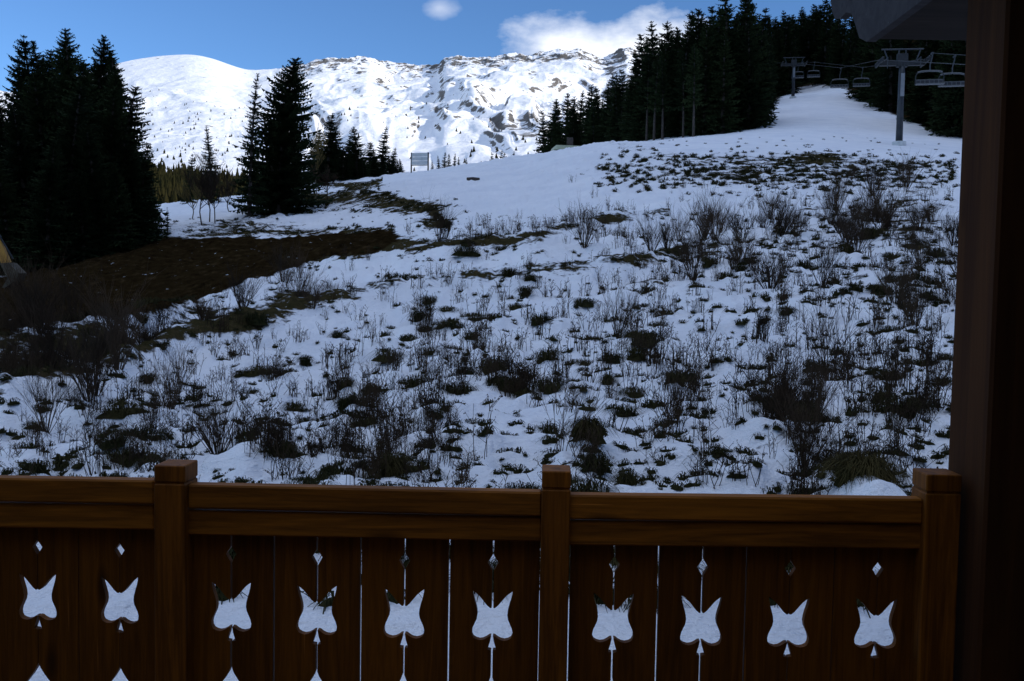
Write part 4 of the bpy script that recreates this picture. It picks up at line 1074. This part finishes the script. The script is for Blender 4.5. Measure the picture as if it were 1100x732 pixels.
# ------------------------------------------------------------------ chalet: floor, wall, ceiling, roof corner, big post
chalet = thing('chalet', 'dark timber chalet corner: big post at right and grey roof edge above', 'house', (0, 0, 0))
m = MB(); m.box((-7, -1.3, -.16), (4.6, 2.78, 0)); m.build('balcony_floor', M['floor'], chalet)
m = MB(); m.box((-7, -1.5, .003), (4.6, -1.303, 5.6)); m.build('wall', M['plaster'], chalet)
m = MB(); m.box((1.0, -1.30, 2.56), (4.6, 2.85, 2.7)); m.box((-7, -1.30, 2.562), (.997, -.2, 2.698)); m.build('balcony_ceiling', M['ceiling'], chalet)
pl = at(1069, 300, 2.42).x
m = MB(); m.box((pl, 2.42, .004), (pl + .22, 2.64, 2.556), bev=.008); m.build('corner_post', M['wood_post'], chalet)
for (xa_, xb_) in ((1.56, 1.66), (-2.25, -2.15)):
    m = MB(); m.box((xa_, -1.30, .003), (xb_, 2.38, 2.553)); m.build('added_shade_wall', M['wood_post'], chalet)
# roof slab on the right: its far corner is seen from below
P = at(938, 42, 4.5)
rx0 = P.x; rz0 = P.z
roof = MB()
sl = .06
roof.v += [(rx0, 2.9, rz0 + .02), (rx0 + 3.2, 2.9, rz0 + .02), (rx0 + 3.2, 4.5, rz0), (rx0, 4.5, rz0), (rx0, 2.9, rz0 + .28), (rx0 + 3.2, 2.9, rz0 + .28), (rx0 + 3.2, 4.5, rz0 + .26), (rx0, 4.5, rz0 + .26)]
roof.f += [(0, 1, 2, 3), (7, 6, 5, 4), (0, 4, 5, 1), (1, 5, 6, 2), (2, 6, 7, 3), (3, 7, 4, 0)]
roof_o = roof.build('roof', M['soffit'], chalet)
vb = MB()
Mx = Matrix(((0, 1, 0, rx0), (1, 0, 0, 0), (0, 0, 1, rz0), (0, 0, 0, 1)))      # (along Y, across X, up)
poly = [(2.9, .0), (4.46, -.025), (4.56, .02), (4.62, .10), (4.68, .17), (4.76, .20), (4.84, .19), (4.92, .215), (4.97, .27), (5.0, .34), (5.02, .55), (2.9, .55)]
vb.prism(poly, -.045, -.004, Mx); vb.build('verge_board', M['wood_grey'], roof_o)

# ------------------------------------------------------------------ balcony railing
TY = 0.033; Y0R = 2.6
nrm = math.hypot(1, TY)
RM = Matrix(((1 / nrm, TY / nrm, 0, 0), (-TY / nrm, 1 / nrm, 0, Y0R), (0, 0, 1, 0), (0, 0, 0, 1)))  # local (along, away, up)
def rp(px, py, off=0.0):
    """photo point -> (along, up) on the railing plane moved 'off' metres away from the camera"""
    d = ray(px, py)
    k = (Y0R + off) / (1 + TY * d[0])
    p = d * k; q = RM.inverted() @ Vector((p[0], p[1], p[2] + EYE)); return q.x, q.z
rail = thing('balcony_railing', 'brown wooden balcony railing with tulip and diamond cutouts', 'railing', (0, 0, 0))
ZB = 0.12
def half_edge(px0, s0, sgn, gap):
    """outline of a board edge with the cut-out half, top to bottom, as (along, up)"""
    k = 0.0026
    zref = rp(px0, float(np.interp(px0, [-48, 40, 128, 248, 340, 434, 529, 659, 754, 848, 942], [584, 588, 591.5, 595.6, 599, 602.5, 604.7, 606.7, 609.6, 611, 612])))[1]
    if px0 < 180: k *= .95
    g = gap
    pts = [(g, 598), (6, 605.5), (g, 614.5), (g, 656), (2.5, 656.3), (6, 653.4), (10, 648.4), (14.5, 643), (18.6, 639.4), (21.8, 637.2), (21.5, 641), (20.2, 647), (18.4, 653), (16.9, 659), (16.4, 664), (17.2, 669), (19.2, 673.5), (21.2, 678), (22.3, 682.5), (22, 686.5), (20.4, 689.6),
           (17.5, 691.3), (13.5, 692.3), (9.5, 691.6), (6, 689.8), (3.2, 687.6), (g, 687.2), (2.2, 694), (4.9, 702.6), (g, 703.4), (g, 733.5), (3, 739), (8, 747), (15, 756), (21, 764), (22, 773), (18, 781), (9, 784), (g, 781)]
    low = 11 if px0 < 180 else 0
    return [(s0 + sgn * (p[0] * k if p[0] != g else g), zref - (p[1] + (low if p[1] > 710 else 0) - 605.5) * k) for p in pts]
bays = [([-92, -48, -4, 40, 84, 128, 170], 1), ([201, 248, 294, 340, 387, 434, 482, 529, 580.0], 1), ([610.8, 659, 706.5, 754, 801, 848, 895, 942, 993], 1)]
post_px = [(-140, -102), (165.5, 198.5), (580.5, 613.5), (992, 1034)]
ztop_board = 0.0
for bi, (joints, first) in enumerate(bays):
    ss = [rp(j, 650)[0] for j in joints]
    for i in range(len(ss) - 1):
        g = .0026 if bi == 1 or (bi == 2 and i < 4) else .0012
        left_cut = (i % 2 == 1) if bi else (i % 2 == 1); right_cut = not left_cut
        zt = rp(joints[i], 560)[1]
        m = MB()
        a, b = ss[i], ss[i + 1]
        if right_cut:
            e = half_edge(joints[i + 1], b, -1, g)
            poly = [(a + g, zt), (b - g, zt)] + e + [(b - g, ZB), (a + g, ZB)]
        else:
            e = half_edge(joints[i], a, 1, g)
            poly = [(b - g, zt), (a + g, zt)] + e + [(a + g, ZB), (b - g, ZB)]
        m.prism(poly, .003, .023, RM)
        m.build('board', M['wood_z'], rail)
def beam(px0, py0, px1, py1, d0, d1, name, hgt, bev=.006, extra=0.0):
    s0, z0 = rp(px0, py0, d0); s1, z1 = rp(px1, py1, d0)
    ang = math.atan2(z1 - z0, s1 - s0); ln = math.hypot(s1 - s0, z1 - z0)
    m = MB(); m.box((0, d0, -hgt), (ln, d1, 0), bev=bev)
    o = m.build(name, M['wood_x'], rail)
    # world matrix of the beam: its own length lies along local x, so the grain follows it
    o.matrix_local = RM @ Matrix.Translation((s0, 0, z0)) @ Matrix.Rotation(-ang, 4, 'Y')
    return o
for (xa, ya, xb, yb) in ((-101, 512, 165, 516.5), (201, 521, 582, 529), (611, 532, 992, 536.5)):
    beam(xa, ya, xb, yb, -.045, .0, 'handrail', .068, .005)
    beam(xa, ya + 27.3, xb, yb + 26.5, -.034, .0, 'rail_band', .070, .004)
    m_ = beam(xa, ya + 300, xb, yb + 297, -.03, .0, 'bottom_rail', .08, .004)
for (pa, pb), ty in zip(post_px, (495, 501, 507, 511)):
    d0 = -.062
    sa, _ = rp(pa, 600, d0); sb, zt = rp(pb, ty, d0)
    wd = sb - sa
    m = MB(); m.box((0, 0, .003), (wd, .1, zt - .052), bev=.003)
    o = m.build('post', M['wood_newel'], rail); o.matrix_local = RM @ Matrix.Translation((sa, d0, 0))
    m = MB(); m.box((.004, .004, -.052), (wd - .004, .096, -.046)); m.box((0, 0, -.0465), (wd, .1, 0), bev=.003)
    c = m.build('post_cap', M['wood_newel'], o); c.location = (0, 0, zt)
